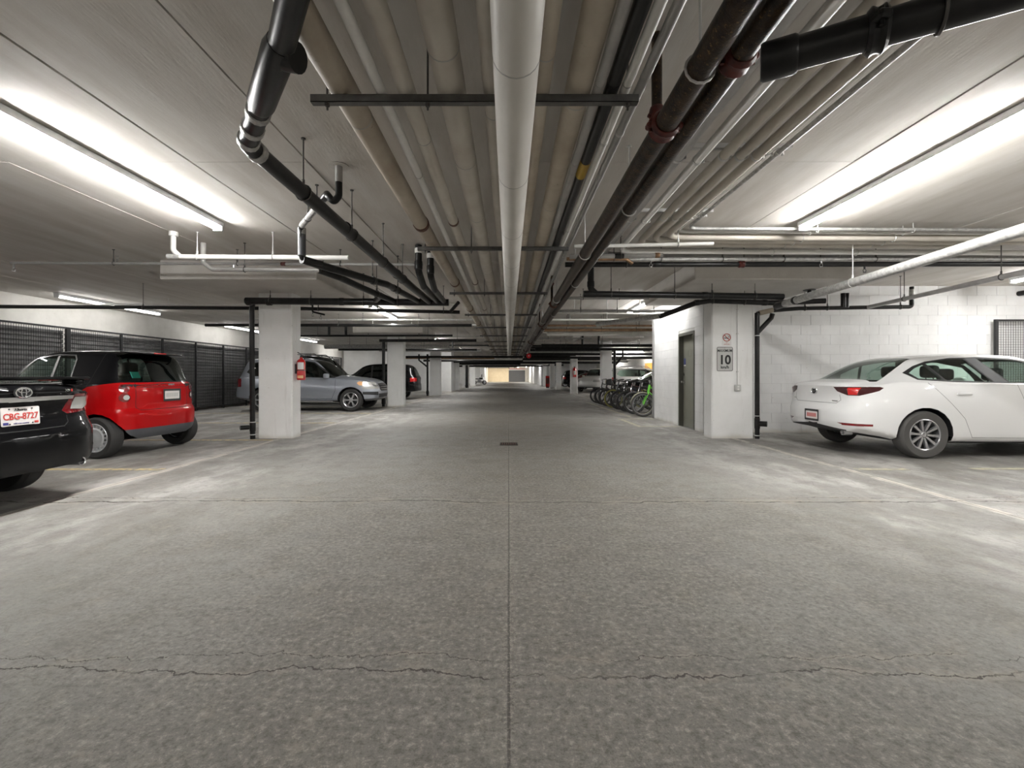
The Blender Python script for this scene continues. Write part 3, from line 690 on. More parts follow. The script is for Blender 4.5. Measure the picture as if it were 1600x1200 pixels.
# cleanout stack
for (x, y) in ((-1.26, 6.35), (-1.14, 6.62)):
    o = pipe('drain_stack', 'black cleanout stack with white cap hanging beside the pipe bundle', [(x, y, 2.98), (x, y, 2.62), (x - .02, y + .5, 2.50), (x - .02, 8.1, 2.49)], .048, 'pipe_black', group='cleanout stacks', bend=.1)
    collar(o, (x, y, 2.90), (0, 0, 1), .048, 'abs_cap', .07); collar(o, (x, y, 2.70), (0, 0, 1), .049, 'pipe_black', .12)
# cross drain in front of the left column and its down pipe
o = pipe('drain_pipe', 'black cross drain passing in front of the extinguisher column', [(-4.72, 8.17, 2.505), (-1.08, 8.17, 2.475)], .062, 'pipe_black', hang=((0, .12), (0, .32), (0, .58), (0, .75)))
for x in (-4.66, -4.3, -3.0, -2.25, -1.55): collar(o, (x, 8.17, 2.49), (1, 0, 0), .061, 'pipe_black', .09)
o = pipe('down_pipe', 'black drain pipe running down beside the extinguisher column', [(-4.67, 8.30, 2.50), (-4.705, 8.33, 2.36), (-4.705, 8.36, 0)], .045, 'pipe_black')
collar(o, (-4.705, 8.36, .22), (0, 0, 1), .046, 'pipe_black', .16); MB().cyl((-4.74, 8.30, .22), (-4.84, 8.2, .22), .042, 12).build('cleanout', 'pipe_black', o)
for z in (.08, .31, 1.3): collar(o, (-4.705, 8.36, z), (0, 0, 1), .045, 'rod_light', .018)
o = pipe('drain_pipe', 'long thin dark pipe just beyond the black cross drain, ending in a wye', [(-10.2, 9.0, 2.53), (-4.3, 9.05, 2.50), (-1.0, 9.3, 2.46)], .036, 'pipe_black', hang=((0, .5), (1, .15), (1, .5), (1, .9)), bend=.01)
MB().tube([(-1.2, 9.28, 2.46), (-1.0, 9.05, 2.62)], .036, 12).build('wye_branch', 'pipe_black', o)
o = pipe('drain_pipe', 'black drain sloping back from the trap assembly to the cross drain', [(-2.32, 5.1, 2.46), (-2.12, 5.45, 2.44), (-1.74, 6.5, 2.46), (-1.62, 8.1, 2.49)], .047, 'pipe_black', hang=((1, .7), (2, .3)), bend=.15)
for q in ((-1.85, 6.2, 2.455), (-1.715, 6.8, 2.465)): collar(o, q, (.2, 1, 0), .048, 'pipe_black', .09)
o = pipe('drain_pipe', 'black drain joining the cross drain over the lane by a short wye', [(-2.62, 6.3, 2.62), (-2.45, 6.55, 2.58), (-2.3, 7.2, 2.54), (-2.05, 8.12, 2.49)], .05, 'pipe_black', hang=((2, .4),))
MB().tube([(-2.35, 8.05, 2.50), (-2.18, 7.75, 2.53)], .05, 12).build('wye_branch', 'pipe_black', o)
# trap assembly
o = pipe('drain_trap', 'drain with P trap dropping from the ceiling and stepping down', [(-1.49, 3.99, CEIL), (-1.49, 3.99, 2.73), (-1.535, 3.99, 2.675), (-1.58, 3.99, 2.73), (-1.61, 4.03, 2.765), (-2.32, 5.08, 2.82), (-2.32, 5.1, 2.46), (-2.15, 5.25, 2.45)], .03, 'pipe_black', bend=.05)
MB().cyl((-1.49, 3.99, 2.85), (-1.49, 3.99, CEIL), .032, 14).build('upper_sleeve', 'pipe_grey', o)
MB().tube([(-1.68, 4.14, 2.770), (-2.28, 5.02, 2.817)], .032, 14).build('silver_sleeve', 'pipe_galvanised', o)
MB().cyl((-2.32, 5.1, 2.76), (-2.32, 5.1, 2.50), .043, 14).build('drop_pipe', 'grey_plastic', o)
MB().cyl((-2.32, 5.1, 2.74), (-2.32, 5.1, 2.81), .045, 14).build('collar', 'pipe_galvanised', o)
MB().lathe([(0, CEIL - .012), (.09, CEIL - .012), (.08, CEIL), (0, CEIL)], 14, Matrix.Translation((-1.49, 3.99, 0))).build('rough_patch', 'panel_paint', o)
for p in ((-1.85, 4.385, 2.784), (-2.1, 4.755, 2.803)): hanger(o, p, .03, 'rod_steel', True)
# white pipes on the left
o = pipe('drain_pipe', 'white drain pipe dropping from the ceiling left of the trap', [(-4.29, 5.82, CEIL), (-4.29, 5.82, 2.76), (-4.2, 5.82, 2.68), (-2.05, 5.82, 2.665)], .031, 'pipe_white', hang=((2, .1), (2, .55)), rods='rod_light', bend=.06)
collar(o, (-4.29, 5.82, 2.97), (0, 0, 1), .045, 'pipe_white', .06); MB().cyl((-4.36, 5.82, 2.68), (-4.2, 5.82, 2.68), .036, 12).build('elbow', 'pipe_galvanised', o)
o = pipe('drain_pipe', 'grey drain pipe behind the white one left of the trap', [(-4.23, 6.30, CEIL), (-4.23, 6.30, 2.72), (-4.1, 6.3, 2.63), (-2.62, 6.3, 2.62)], .03, 'pipe_grey', hang=((2, .3),), bend=.06)
MB().cyl((-4.23, 6.3, 2.78), (-4.23, 6.3, CEIL), .033, 12).build('sleeve', 'pipe_white', o)
def sprinkler(parent, p, up=True, mat='dull_chrome'):
    s = 1 if up else -1; m = MB(); x, y, z = p
    m.cyl((x, y, z), (x, y, z + s * .06), .012, 8); m.ring((x, y, z + s * .085), (0, 1, 0), .022, .004, 10, 5); m.cyl((x, y, z + s * .108), (x, y, z + s * .112), .022, 10)
    m.build('sprinkler_head', mat, parent)
o = pipe('sprinkler_pipe', 'thin sprinkler pipe stretching across the stalls to the lane bundle', [(-7.25, 6.62, 2.80), (-1.25, 6.62, 2.775)], .02, 'pipe_grey', hang=((0, .25), (0, .55), (0, .8)), n=10)
for x, up in ((-7.2, False), (-5.7, True), (-4.0, False), (-2.7, True)): sprinkler(o, (x, 6.62, 2.79), up)
collar(o, (-3.28, 6.62, 2.785), (1, 0, 0), .021, 'coupling_red', .07, True)
o = pipe('sprinkler_pipe', 'short dark sprinkler drop with brass heads beside the extinguisher column', [(-3.86, 8.95, 2.69), (-3.86, 8.95, 2.42), (-3.62, 8.95, 2.36)], .018, 'pipe_black', bend=.03, n=8)
for q in ((-3.86, 8.95, 2.44), (-3.7, 8.95, 2.385)): sprinkler(o, q, False)
# ------------------------------------------------------------------ right cross pipes
o = pipe('sprinkler_pipe', 'galvanised sprinkler branch crossing above the white sedan stall', [(.85, 6.41, 2.80), (8.05, 6.41, 2.80)], .026, 'pipe_galvanised', hang=((0, .18), (0, .3), (0, .42), (0, .6)), rods='rod_steel')
for x, up in ((2.0, False), (4.4, False), (6.9, True)): sprinkler(o, (x, 6.41, 2.80), up)
o = pipe('cross_pipe', 'black pipe with a red clamp crossing above the white sedan stall', [(.80, 6.46, 2.735), (8.05, 6.46, 2.745)], .036, 'pipe_black', hang=((0, .12), (0, .35), (0, .5)))
collar(o, (3.3, 6.46, 2.74), (1, 0, 0), .037, 'coupling_red', .09, True); collar(o, (2.1, 6.46, 2.74), (1, 0, 0), .036, 'pipe_black', .1)
sprinkler(o, (5.05, 6.46, 2.735), False, 'black_plastic')
o = pipe('cross_pipe', 'copper brown pipe behind the rusty mains ending in an elbow', [(.80, 6.30, 2.775), (1.62, 6.30, 2.775), (1.72, 6.34, 2.72)], .024, 'pipe_copper', hang=((0, .8),))
MB().cyl((1.45, 6.3, 2.81), (1.78, 6.3, 2.82), .026, 10).build('branch', 'pipe_black', o)
o = pipe('cross_pipe', 'white pipe crossing under the ceiling bundle near its turn', [(.80, 5.56, 2.74), (1.3, 5.56, 2.745), (2.4, 5.56, 2.77), (2.5, 5.56, 2.77)], .022, 'pipe_white', hang=((0, .5), (1, .7)), rods='rod_light')
o = pipe('cross_pipe', 'dark jointed pipe below the turning ceiling bundle', [(.80, 5.98, 2.72), (2.02, 5.98, 2.74)], .03, 'pipe_grey', hang=((0, .55),)); collar(o, (1.45, 5.98, 2.73), (1, 0, 0), .03, 'pipe_black', .12); collar(o, (1.95, 5.98, 2.74), (1, 0, 0), .03, 'pipe_copper', .06)
# black drain main on the right, with its riser
o = pipe('drain_pipe', 'black drain main running from a riser by the rusty mains towards the sign column', [(1.36, 7.55, CEIL), (1.36, 7.55, 2.60), (1.45, 7.55, 2.515), (4.55, 7.55, 2.47)], .052, 'pipe_black', hang=((2, .08), (2, .42), (2, .62), (2, .85)), bend=.08)
MB().cyl((1.24, 7.55, 2.515), (1.45, 7.55, 2.515), .055, 14).build('cleanout', 'pipe_black', o); collar(o, (1.36, 7.55, 2.68), (0, 0, 1), .053, 'pipe_black', .1); collar(o, (3.25, 7.55, 2.49), (1, 0, 0), .052, 'pipe_black', .1)
o = pipe('overhead_pipe', 'thick pale galvanised pipe slanting over the white sedan', [(4.40, 1.5, 2.42), (4.42, 3.9, 2.41), (4.55, 7.55, 2.345)], .056, 'pipe_galvanised', bend=.01, hang=((1, .56), (0, .4)), rods='rod_light')
MB().tube([(4.55, 7.5, 2.346), (4.56, 7.75, 2.345)], .06, 14).build('elbow', 'pipe_black', o)
collar(o, (4.535, 7.2, 2.352), (.13, 3.6, -.06), .057, 'pipe_black', .05)
o = pipe('drain_pipe', 'dark drain dropping in a bend over the olive door beside the sign column', [(2.85, 8.6, 2.28), (3.38, 8.22, 2.475), (3.62, 8.2, 2.51), (4.75, 8.18, 2.47), (5.5, 7.9, 2.46)], .046, 'pipe_black', hang=((2, .05), (2, .55)), bend=.12)
MB().tube([(1.9, 9.8, 2.27), (2.88, 8.58, 2.29)], .05, 14).build('pale_end', 'pipe_galvanised', o)
for q, ax in (((3.4, 8.22, 2.48), (1, 0, .1)), ((4.6, 8.185, 2.475), (1, 0, 0))): collar(o, q, ax, .047, 'pipe_black', .09)
# stack beside the sign column
o = pipe('down_pipe', 'black drain stack standing beside the speed sign column', [(4.585, 8.40, 2.32), (4.585, 8.40, 0)], .042, 'pipe_black')
MB().tube([(4.585, 8.40, 1.95), (4.82, 8.36, 2.22), (4.84, 8.35, 2.30)], .042, 12).build('wye_branch', 'pipe_black', o)
collar(o, (4.585, 8.4, .28), (0, 0, 1), .043, 'pipe_black', .2); MB().cyl((4.6, 8.36, .28), (4.70, 8.28, .28), .05, 12).build('cleanout', 'pipe_black', o)
for z in (.06, .42, 1.9): collar(o, (4.585, 8.4, z), (0, 0, 1), .042, 'rod_light', .015)
o = pipe('drain_pipe', 'thin black drain leading along the block wall to a small riser', [(4.58, 8.40, 2.31), (4.84, 8.38, 2.36), (5.35, 8.38, 2.40), (7.42, 8.38, 2.43), (7.42, 8.38, 2.8)], .036, 'pipe_black', hang=((2, .05), (2, .25), (2, .9)), bend=.06, n=12)
for x in (6.16, 6.22): MB().cyl((x, 8.38, 2.42), (x, 8.38, 2.68), .042, 12).build('riser', 'pipe_black', o)
MB().cyl((7.42, 8.38, 2.56), (7.42, 8.38, 2.75), .04, 12).build('sleeve', 'pipe_galvanised', o); MB().cyl((4.62, 8.4, 2.315), (4.86, 8.38, 2.37), .045, 12).build('tan_joint', 'pipe_tan', o)
o = pipe('vent_pipe', 'short black pipe with flange under the right drop panel', [(5.35, 8.1, 2.69), (5.35, 8.1, 2.45)], .034, 'pipe_black'); MB().lathe([(0, 2.68), (.10, 2.68), (.10, 2.69), (0, 2.69)], 14, Matrix.Translation((5.35, 8.1, 0))).build('flange', 'rod_steel', o)
o = pipe('overhead_pipe', 'slim grey pipe slanting up to the corner over the white sedan', [(6.6, 8.4, 2.42), (6.5, 5.6, 2.47), (6.4, 2.5, 2.52)], .034, 'pipe_grey', hang=((0, .3), (0, .85)), bend=.01)
o = pipe('overhead_pipe', 'short slim grey conduit behind the slanting pipes over the white sedan', [(8.55, 8.4, 2.88), (8.2, 6.0, 2.75), (8.1, 3.0, 2.7)], .028, 'pipe_grey', hang=((0, .5),), bend=.01)
o = pipe('fire_main', 'fire pipe stub with an orange coupling on the block wall', [(10.42, 9.3, 2.84), (10.42, 9.18, 2.84), (10.9, 9.18, 2.84)], .05, 'pipe_black', bend=.06); collar(o, (10.5, 9.18, 2.84), (1, 0, 0), .056, 'coupling_red', .1, True)
# ------------------------------------------------------------------ cross pipes further back (both sides)
FAR_L = [(10.8, 2.86, .022, 'pipe_white', -9.8, -1.2), (13.3, 2.80, .026, 'pipe_galvanised', -7.5, -1.0), (13.5, 2.66, .045, 'pipe_black', -9, -1.1), (14.6, 2.80, .03, 'pipe_white', -5.2, -1.0),
         (16.2, 2.60, .035, 'pipe_black', -8.0, -2.0), (16.9, 2.48, .055, 'pipe_black', -4.8, -1.2), (19.0, 2.80, .03, 'pipe_white', -6, -.9), (19.8, 2.45, .10, 'pipe_galvanised', -8, -2.6),
         (20.1, 2.75, .02, 'pipe_white', -6, -.8), (21.4, 2.40, .05, 'pipe_black', -8, -1.5), (23.5, 2.75, .035, 'pipe_black', -8, -1.0), (24.6, 2.55, .09, 'pipe_galvanised', -7, -1.5), (26.2, 2.45, .06, 'pipe_black', -6, 0.8),
         (28.5, 2.7, .05, 'pipe_copper', -7, -.9), (30.2, 2.55, .06, 'pipe_white', -4.5, .9), (32, 2.45, .08, 'pipe_black', -6, 1.0), (35, 2.6, .08, 'pipe_black', -5, 1.0), (39, 2.5, .1, 'pipe_black', -6, 1.0), (42, 2.5, .07, 'pipe_white', -5, -.8), (48, 2.5, .1, 'pipe_black', -6, 1), (56, 2.5, .08, 'pipe_white', -5, 0)]
FAR_R = [(9.6, 2.80, .03, 'pipe_grey', .7, 3.6), (10.2, 2.62, .03, 'pipe_grey', .9, 3.8), (11.0, 2.66, .018, 'pipe_white', .7, 3.7), (13.1, 2.78, .028, 'pipe_white', .9, 4.6), (13.6, 2.66, .03, 'pipe_copper', .9, 4.6), (13.9, 2.57, .045, 'pipe_copper', .9, 4.6),
         (14.4, 2.50, .075, 'pipe_white', 1.2, 4.8), (16.6, 2.75, .022, 'pipe_white', .9, 4.6), (18.2, 2.38, .06, 'pipe_black', 1.3, 6.2), (19.1, 2.28, .055, 'pipe_black', 1.1, 6.5), (17.6, 2.62, .03, 'pipe_grey', 1.1, 3.2), (20.8, 2.7, .03, 'pipe_white', .9, 6),
         (22.6, 2.45, .06, 'pipe_black', .9, 7), (24.8, 2.35, .07, 'pipe_black', .9, 8), (26.4, 2.5, .05, 'pipe_white', 1, 3.9), (28.2, 2.3, .08, 'pipe_black', 1, 9.5), (31.5, 2.5, .09, 'pipe_black', .8, 9), (33.8, 2.3, .05, 'pipe_white', 1, 9), (36.4, 2.35, .1, 'pipe_black', .8, 9.5), (41, 2.4, .09, 'pipe_black', .8, 9), (46, 2.4, .1, 'pipe_white', .8, 4), (50, 2.4, .12, 'pipe_black', .8, 6), (21.6, 2.58, .04, 'pipe_black', 1, 3.8), (23.6, 2.62, .05, 'pipe_black', 1, 5), (25.6, 2.52, .04, 'pipe_grey', 1, 6), (27.2, 2.42, .06, 'pipe_black', 1, 4), (30.4, 2.6, .05, 'pipe_black', 1, 4), (34.8, 2.45, .08, 'pipe_black', 1, 9), (38.9, 2.3, .07, 'pipe_black', 1, 9), (43.4, 2.45, .1, 'pipe_black', 1, 8), (48, 2.3, .09, 'pipe_black', 1, 4), (54, 2.4, .12, 'pipe_black', 1, 4)]
CN = {'pipe_white': 'white', 'pipe_black': 'black', 'pipe_galvanised': 'galvanised', 'pipe_copper': 'copper brown', 'pipe_grey': 'grey'}
for side, lst in (('left', FAR_L), ('right', FAR_R)):
    for (y, z, r, mt, x0, x1) in lst:
        if side == 'left':
            if x1 > -.95 and y > 26: z = 2.36 - r - .03
            else: x1 = min(x1, -1.03)
        else: x0 = max(x0, 1.06)
        where = ('beyond the extinguisher column' if side == 'left' else 'beyond the speed sign column')
        rr = random.Random(int(y * 10)); hs = tuple((0, u) for u in ((.2, .5, .8) if y < 25 else (.4,)))
        pipe('cross_pipe', '%s pipe crossing under the ceiling %s' % (CN[mt], where), [(x0, y, z + rr.uniform(-.01, .02)), (x1, y, z)], r, mt, '%s cross pipes %s' % (CN[mt], where), hang=hs, rods='rod_light' if mt == 'pipe_white' else 'rod_steel', n=10)
# drops beside further columns
for (x, y, z1, bx) in ((-4.76, 17.3, 2.5, 0), (-4.78, 26.75, 2.45, -.5), (4.56, 19.6, 2.36, .35), (-4.2, 37.2, 2.6, 0), (-4.2, 45.3, 2.6, 0)):
    o = pipe('down_pipe', 'black drain pipe down the side of a column further back', [(x, y, 0), (x, y, z1)], .06 if y < 37 else .12, 'pipe_black', 'down pipes on further columns', n=12)
    if bx: MB().tube([(x, y, z1 - .75), (x + bx, y, z1 - .35), (x + bx, y, z1)], .05, 10).build('wye_branch', 'pipe_black', o)
    collar(o, (x, y, .2), (0, 0, 1), .07 if y < 37 else .13, 'pipe_black', .2)
for (x, y) in ((2.95, 18.2), (3.6, 18.2), (-2.9, 23.5), (-6.4, 16.2), (-5.8, 16.2)):
    pipe('drop_pipe', 'short black vertical pipe from the ceiling to a cross pipe', [(x, y, CEIL), (x, y, 2.4 if x > 0 else 2.62)], .045, 'pipe_black', 'short vertical black pipes', n=10)
# red alarm bell over the lane
t = thing('alarm_bell', 'round red alarm bell hanging over the lane by the rusty mains', 'bell', at(826.2, 556, 24.2))
MB().lathe([(0, -.12), (.05, -.115), (.10, -.08), (.13, 0), (.13, .03), (0, .03)], 20, Matrix.Rotation(PI / 2, 4, 'X')).build('gong', 'bell_red', t)
MB().cyl((0, .02, .0), (0, .02, CEIL - .02 - at(826.2, 556, 24.2).z), .012, 8).build('stem', 'rod_steel', t); MB().cyl((0, -.13, 0), (0, -.11, 0), .03, 12).build('boss', 'sign_white', t)

# ------------------------------------------------------------------ column fittings
# speed sign
SY = 8.42
sg = thing('speed_sign', 'grey metal sign reading MAXIMUM 10 km/h on the column', 'sign', at(1132.4, 561, SY - .004))
MB().prism(rrect(.300, .450, .03), frame_M((0, 0, 0), (1, 0, 0), (0, 0, 1)), .004).build('plate', 'sign_grey', sg)
m = MB()
pa, pb = rrect(.294, .444, .028), rrect(.280, .430, .022); Mf = frame_M((0, -.005, 0), (1, 0, 0), (0, 0, 1))
va = [m.bm.verts.new(Mf @ Vector((p[0], p[1], 0))) for p in pa]; vb = [m.bm.verts.new(Mf @ Vector((p[0], p[1], 0))) for p in pb]
for i in range(len(va)): j = (i + 1) % len(va); m.face((va[i], va[j], vb[j], vb[i]))
m.build('border', 'sign_black', sg, smooth=0)
tM = lambda x, z: frame_M((x, -.0055, z), (1, 0, 0), (0, 0, 1))
text('MAXIMUM', .068, 'sign_black', sg, tM(0, .152), thick=.001, squash=.86); text('10', .235, 'sign_black', sg, tM(0, -.022), thick=.007, squash=.95); text('km/h', .075, 'sign_black', sg, tM(0, -.152), thick=.002)
for z in (.2, -.2): MB().cyl((0, -.007, z), (0, 0, z), .006, 8).build('bolt', 'dull_chrome', sg)
# no smoking sign
ns = thing('no_smoking_sign', 'small white no smoking sign with red ring above the speed sign', 'sign', at(1135.5, 529.5, SY - .003))
MB().box((-.085, 0, -.125), (.085, .003, .095)).build('card', 'sign_white', ns, smooth=0)
m = MB(); m.ring((0, -.002, .025), (0, 1, 0), .068, .0075, 28, 6); m.tube([(-.048, -.002, .073), (.048, -.002, -.023)], .0065, 6); m.build('red_ring', 'sign_red', ns)
m = MB(); m.box((-.05, -.003, .008), (.035, -.001, .022)); m.tube([(.04, -.002, .026), (.045, -.002, .04), (.03, -.002, .05), (.02, -.002, .058)], .004, 6); m.build('cigarette', 'sign_black', ns)
text('NO', .024, 'sign_red', ns, frame_M((0, -.002, -.072), (1, 0, 0), (0, 0, 1))); text('SMOKING', .024, 'sign_red', ns, frame_M((0, -.002, -.102), (1, 0, 0), (0, 0, 1)))
# outlet with conduit
ob = thing('outlet_box', 'grey outlet box with thin conduit on the speed sign column', 'outlet', at(1151.5, 606, SY - .001))
MB().rbox((0, -.025, 0), (.105, .05, .115), .008).build('box', 'sign_grey', ob); m = MB()
for z in (-.025, .025): m.rbox((0, -.052, z), (.036, .006, .034), .006, 1)
m.build('socket', 'sign_white', ob); MB().cyl((0, -.012, .05), (0, -.012, 1.62), .0085, 8).build('conduit', 'rod_light', ob)
for z in (.3, 1.0, 1.45): MB().rbox((0, -.012, z), (.04, .024, .014), .003, 1).build('strap', 'rod_light', ob)
# fire extinguisher on the left column
ex = thing('fire_extinguisher', 'red fire extinguisher on the left column beside the silver SUV', 'extinguisher', (-3.905, 8.56, 1.08))
MB().lathe([(0, 0), (.068, 0), (.078, .012), (.078, .33), (.07, .365), (.045, .39), (.026, .40), (.026, .425), (0, .425)], 24).build('cylinder', 'extinguisher_red', ex)
m = MB(); m.cyl((0, 0, .42), (0, 0, .46), .022, 12); m.rbox((.03, 0, .455), (.05, .03, .03), .006); m.rbox((-.01, -.05, .475), (.022, .13, .012), .004); m.rbox((-.01, -.055, .50), (.022, .14, .012), .004, mat=Matrix.Rotation(-.2, 4, 'X')); m.build('valve', 'black_plastic', ex)
m = MB(); m.tube(fillet([(.0, .02, .45), (.02, .085, .44), (.03, .095, .30), (.02, .088, .10)], .05), .010, 8); m.build('hose', 'rubber', ex)
MB().lathe([(.0788, .20), (.0790, .33)], 10, arc=(-2.1, -.6)).build('instruction_label', 'plate_white', ex); MB().lathe([(.0788, .035), (.0790, .085)], 10, arc=(-2.1, -.7)).build('inspection_label', 'lamp_amber', ex)
m = MB(); m.lathe([(.0785, .19), (.081, .19), (.081, .175), (.0785, .175)], 20); m.box((-.105, -.03, .12), (-.078, .03, .30)); m.build('bracket', 'black_plastic', ex)
# further extinguishers as small red tanks
for (x, y, z) in ((3.96, 29.1, 1.35),):
    e2 = thing('fire_extinguisher', 'red fire extinguisher on the white column beyond the bicycles', 'extinguisher', (4.2, 29.08, 1.1))
    MB().lathe([(0, 0), (.10, 0), (.115, .02), (.115, .5), (.06, .6), (.03, .62), (0, .62)], 16).build('cylinder', 'extinguisher_red', e2); MB().cyl((0, 0, .6), (0, 0, .68), .04, 10).build('valve', 'black_plastic', e2); MB().lathe([(.1155, .15), (.1155, .4)], 8, arc=(-2.2, -.9)).build('label_patch', 'sign_white', e2)
    MB().box((-.03, .08, .2), (.03, .13, .4)).build('bracket', 'black_plastic', e2)
cb = thing('hose_cabinet', 'tall red cabinet standing by a column far down the lane', 'cabinet', (3.85, 45.2, .1)); MB().rbox((0, 0, .55), (.4, .25, 1.1), .02).build('case', 'extinguisher_red', cb); MB().box((-.15, -.135, .3), (.15, -.125, .9)).build('window', 'coupling_red', cb); MB().box((-.15, -.1, -.1), (.15, .1, .01)).build('plinth', 'black_plastic', cb)

# floor drain
t = thing('floor_drain', 'dark iron drain grate in the lane floor', 'drain', (0, 7.7, 0))
m = MB()
for (a, b2) in (((-.15, -.13, .001), (.15, -.11, .012)), ((-.15, .11, .001), (.15, .13, .012)), ((-.15, -.11, .001), (-.13, .11, .012)), ((.13, -.11, .001), (.15, .11, .012))): m.box(a, b2)
m.build('rim', 'grate_iron', t, smooth=0); MB().box((-.13, -.11, .001), (.13, .11, .003)).build('sump', 'seam', t)
for k in range(7): MB().box((-.115 + k * .036, -.11, .003), (-.10 + k * .036, .11, .010)).build('grate_bar', 'coupling_rust', t, smooth=0)

# ------------------------------------------------------------------ wire cages along the left wall
FX, FH, BAY = -10.35, 2.30, 1.45
mm = MB()
for k in range(1, 29): y = k * .05; mm.box((-.0025, y - .0025, .12), (.0025, y + .0025, FH - .03))
for k in range(43): z = .14 + k * .05; mm.box((-.002, 0, z - .002), (.002, BAY, z + .002))
wire_mesh = mm.mesh('wire_mesh', 'cage_steel', 0)
mm = MB(); pf = []
for k in range(20):
    z = .14 + k * .105; pf += [(0, z), (.03, z + .02), (.03, z + .075), (0, z + .095)]
for i in range(len(pf) - 1):
    a, b2 = pf[i], pf[i + 1]
    mm.face([mm.bm.verts.new(q) for q in ((a[0], 0, a[1]), (a[0], BAY, a[1]), (b2[0], BAY, b2[1]), (b2[0], 0, b2[1]))])
back_mesh = mm.mesh('slatted_backing', 'cage_backing', 0)
def cage_row(x, y_start, nb, label, name='wire_fence', rz=0.0, back=True):
    t = thing(name, label, 'fence', (x, y_start, 0), rz)
    L = nb * BAY
    for k in range(nb + 1): MB().box((-.025, k * BAY - .025, 0), (.025, k * BAY + .025, FH)).build('post', 'cage_steel', t, smooth=0)
    MB().box((-.02, 0, FH - .04), (.02, L, FH)).build('top_rail', 'cage_steel', t, smooth=0); MB().box((-.02, 0, .09), (.02, L, .13)).build('bottom_rail', 'cage_steel', t, smooth=0)
    for k in range(nb):
        o = link('wire_mesh', wire_mesh, t, kind='stuff'); o.location = (0, k * BAY, 0)
        if back: o = link('slatted_backing', back_mesh, t); o.location = (-.12 if math.cos(rz) > 0 else .12, k * BAY, 0)
    return t
cage_row(FX, 10.66 - 8 * BAY, 8, 'dark wire fence with slatted backing along the wall beside the black car')
cage_row(FX, 10.70, 12, 'dark wire fence with slatted backing along the wall behind the red hatchback')
cage_row(9.85, 9.2, 1, 'wire fence corner post and panel behind the white sedan', rz=-PI / 2 , back=False)

# ------------------------------------------------------------------ cars
def pchip(pts):
    xs = [p[0] for p in pts]; ys = [p[1] for p in pts]; n = len(xs)
    h = [xs[i + 1] - xs[i] for i in range(n - 1)]; d = [(ys[i + 1] - ys[i]) / h[i] for i in range(n - 1)]
    m = [0.0] * n; m[0] = d[0]; m[-1] = d[-1]
    for i in range(1, n - 1):
        if d[i - 1] * d[i] > 0:
            w1, w2 = 2 * h[i] + h[i - 1], h[i] + 2 * h[i - 1]; m[i] = (w1 + w2) / (w1 / d[i - 1] + w2 / d[i])
    def f(x):
        if x <= xs[0]: return ys[0]
        if x >= xs[-1]: return ys[-1]
        i = 0
        while x > xs[i + 1]: i += 1
        t = (x - xs[i]) / h[i]
        return ys[i] * (1 + 2 * t) * (1 - t) ** 2 + m[i] * h[i] * t * (1 - t) ** 2 + ys[i + 1] * t * t * (3 - 2 * t) + m[i + 1] * h[i] * t * t * (t - 1)
    return f
def in_poly(p, poly):
    x, y = p; c = False; j = len(poly) - 1
    for i in range(len(poly)):
        xi, yi = poly[i]; xj, yj = poly[j]
        if (yi > y) != (yj > y) and x < (xj - xi) * (y - yi) / (yj - yi) + xi: c = not c
        j = i
    return c
def circle(cx, cz, r, n=20): return [(cx + r * math.cos(2 * PI * k / n), cz + r * math.sin(2 * PI * k / n)) for k in range(n)]

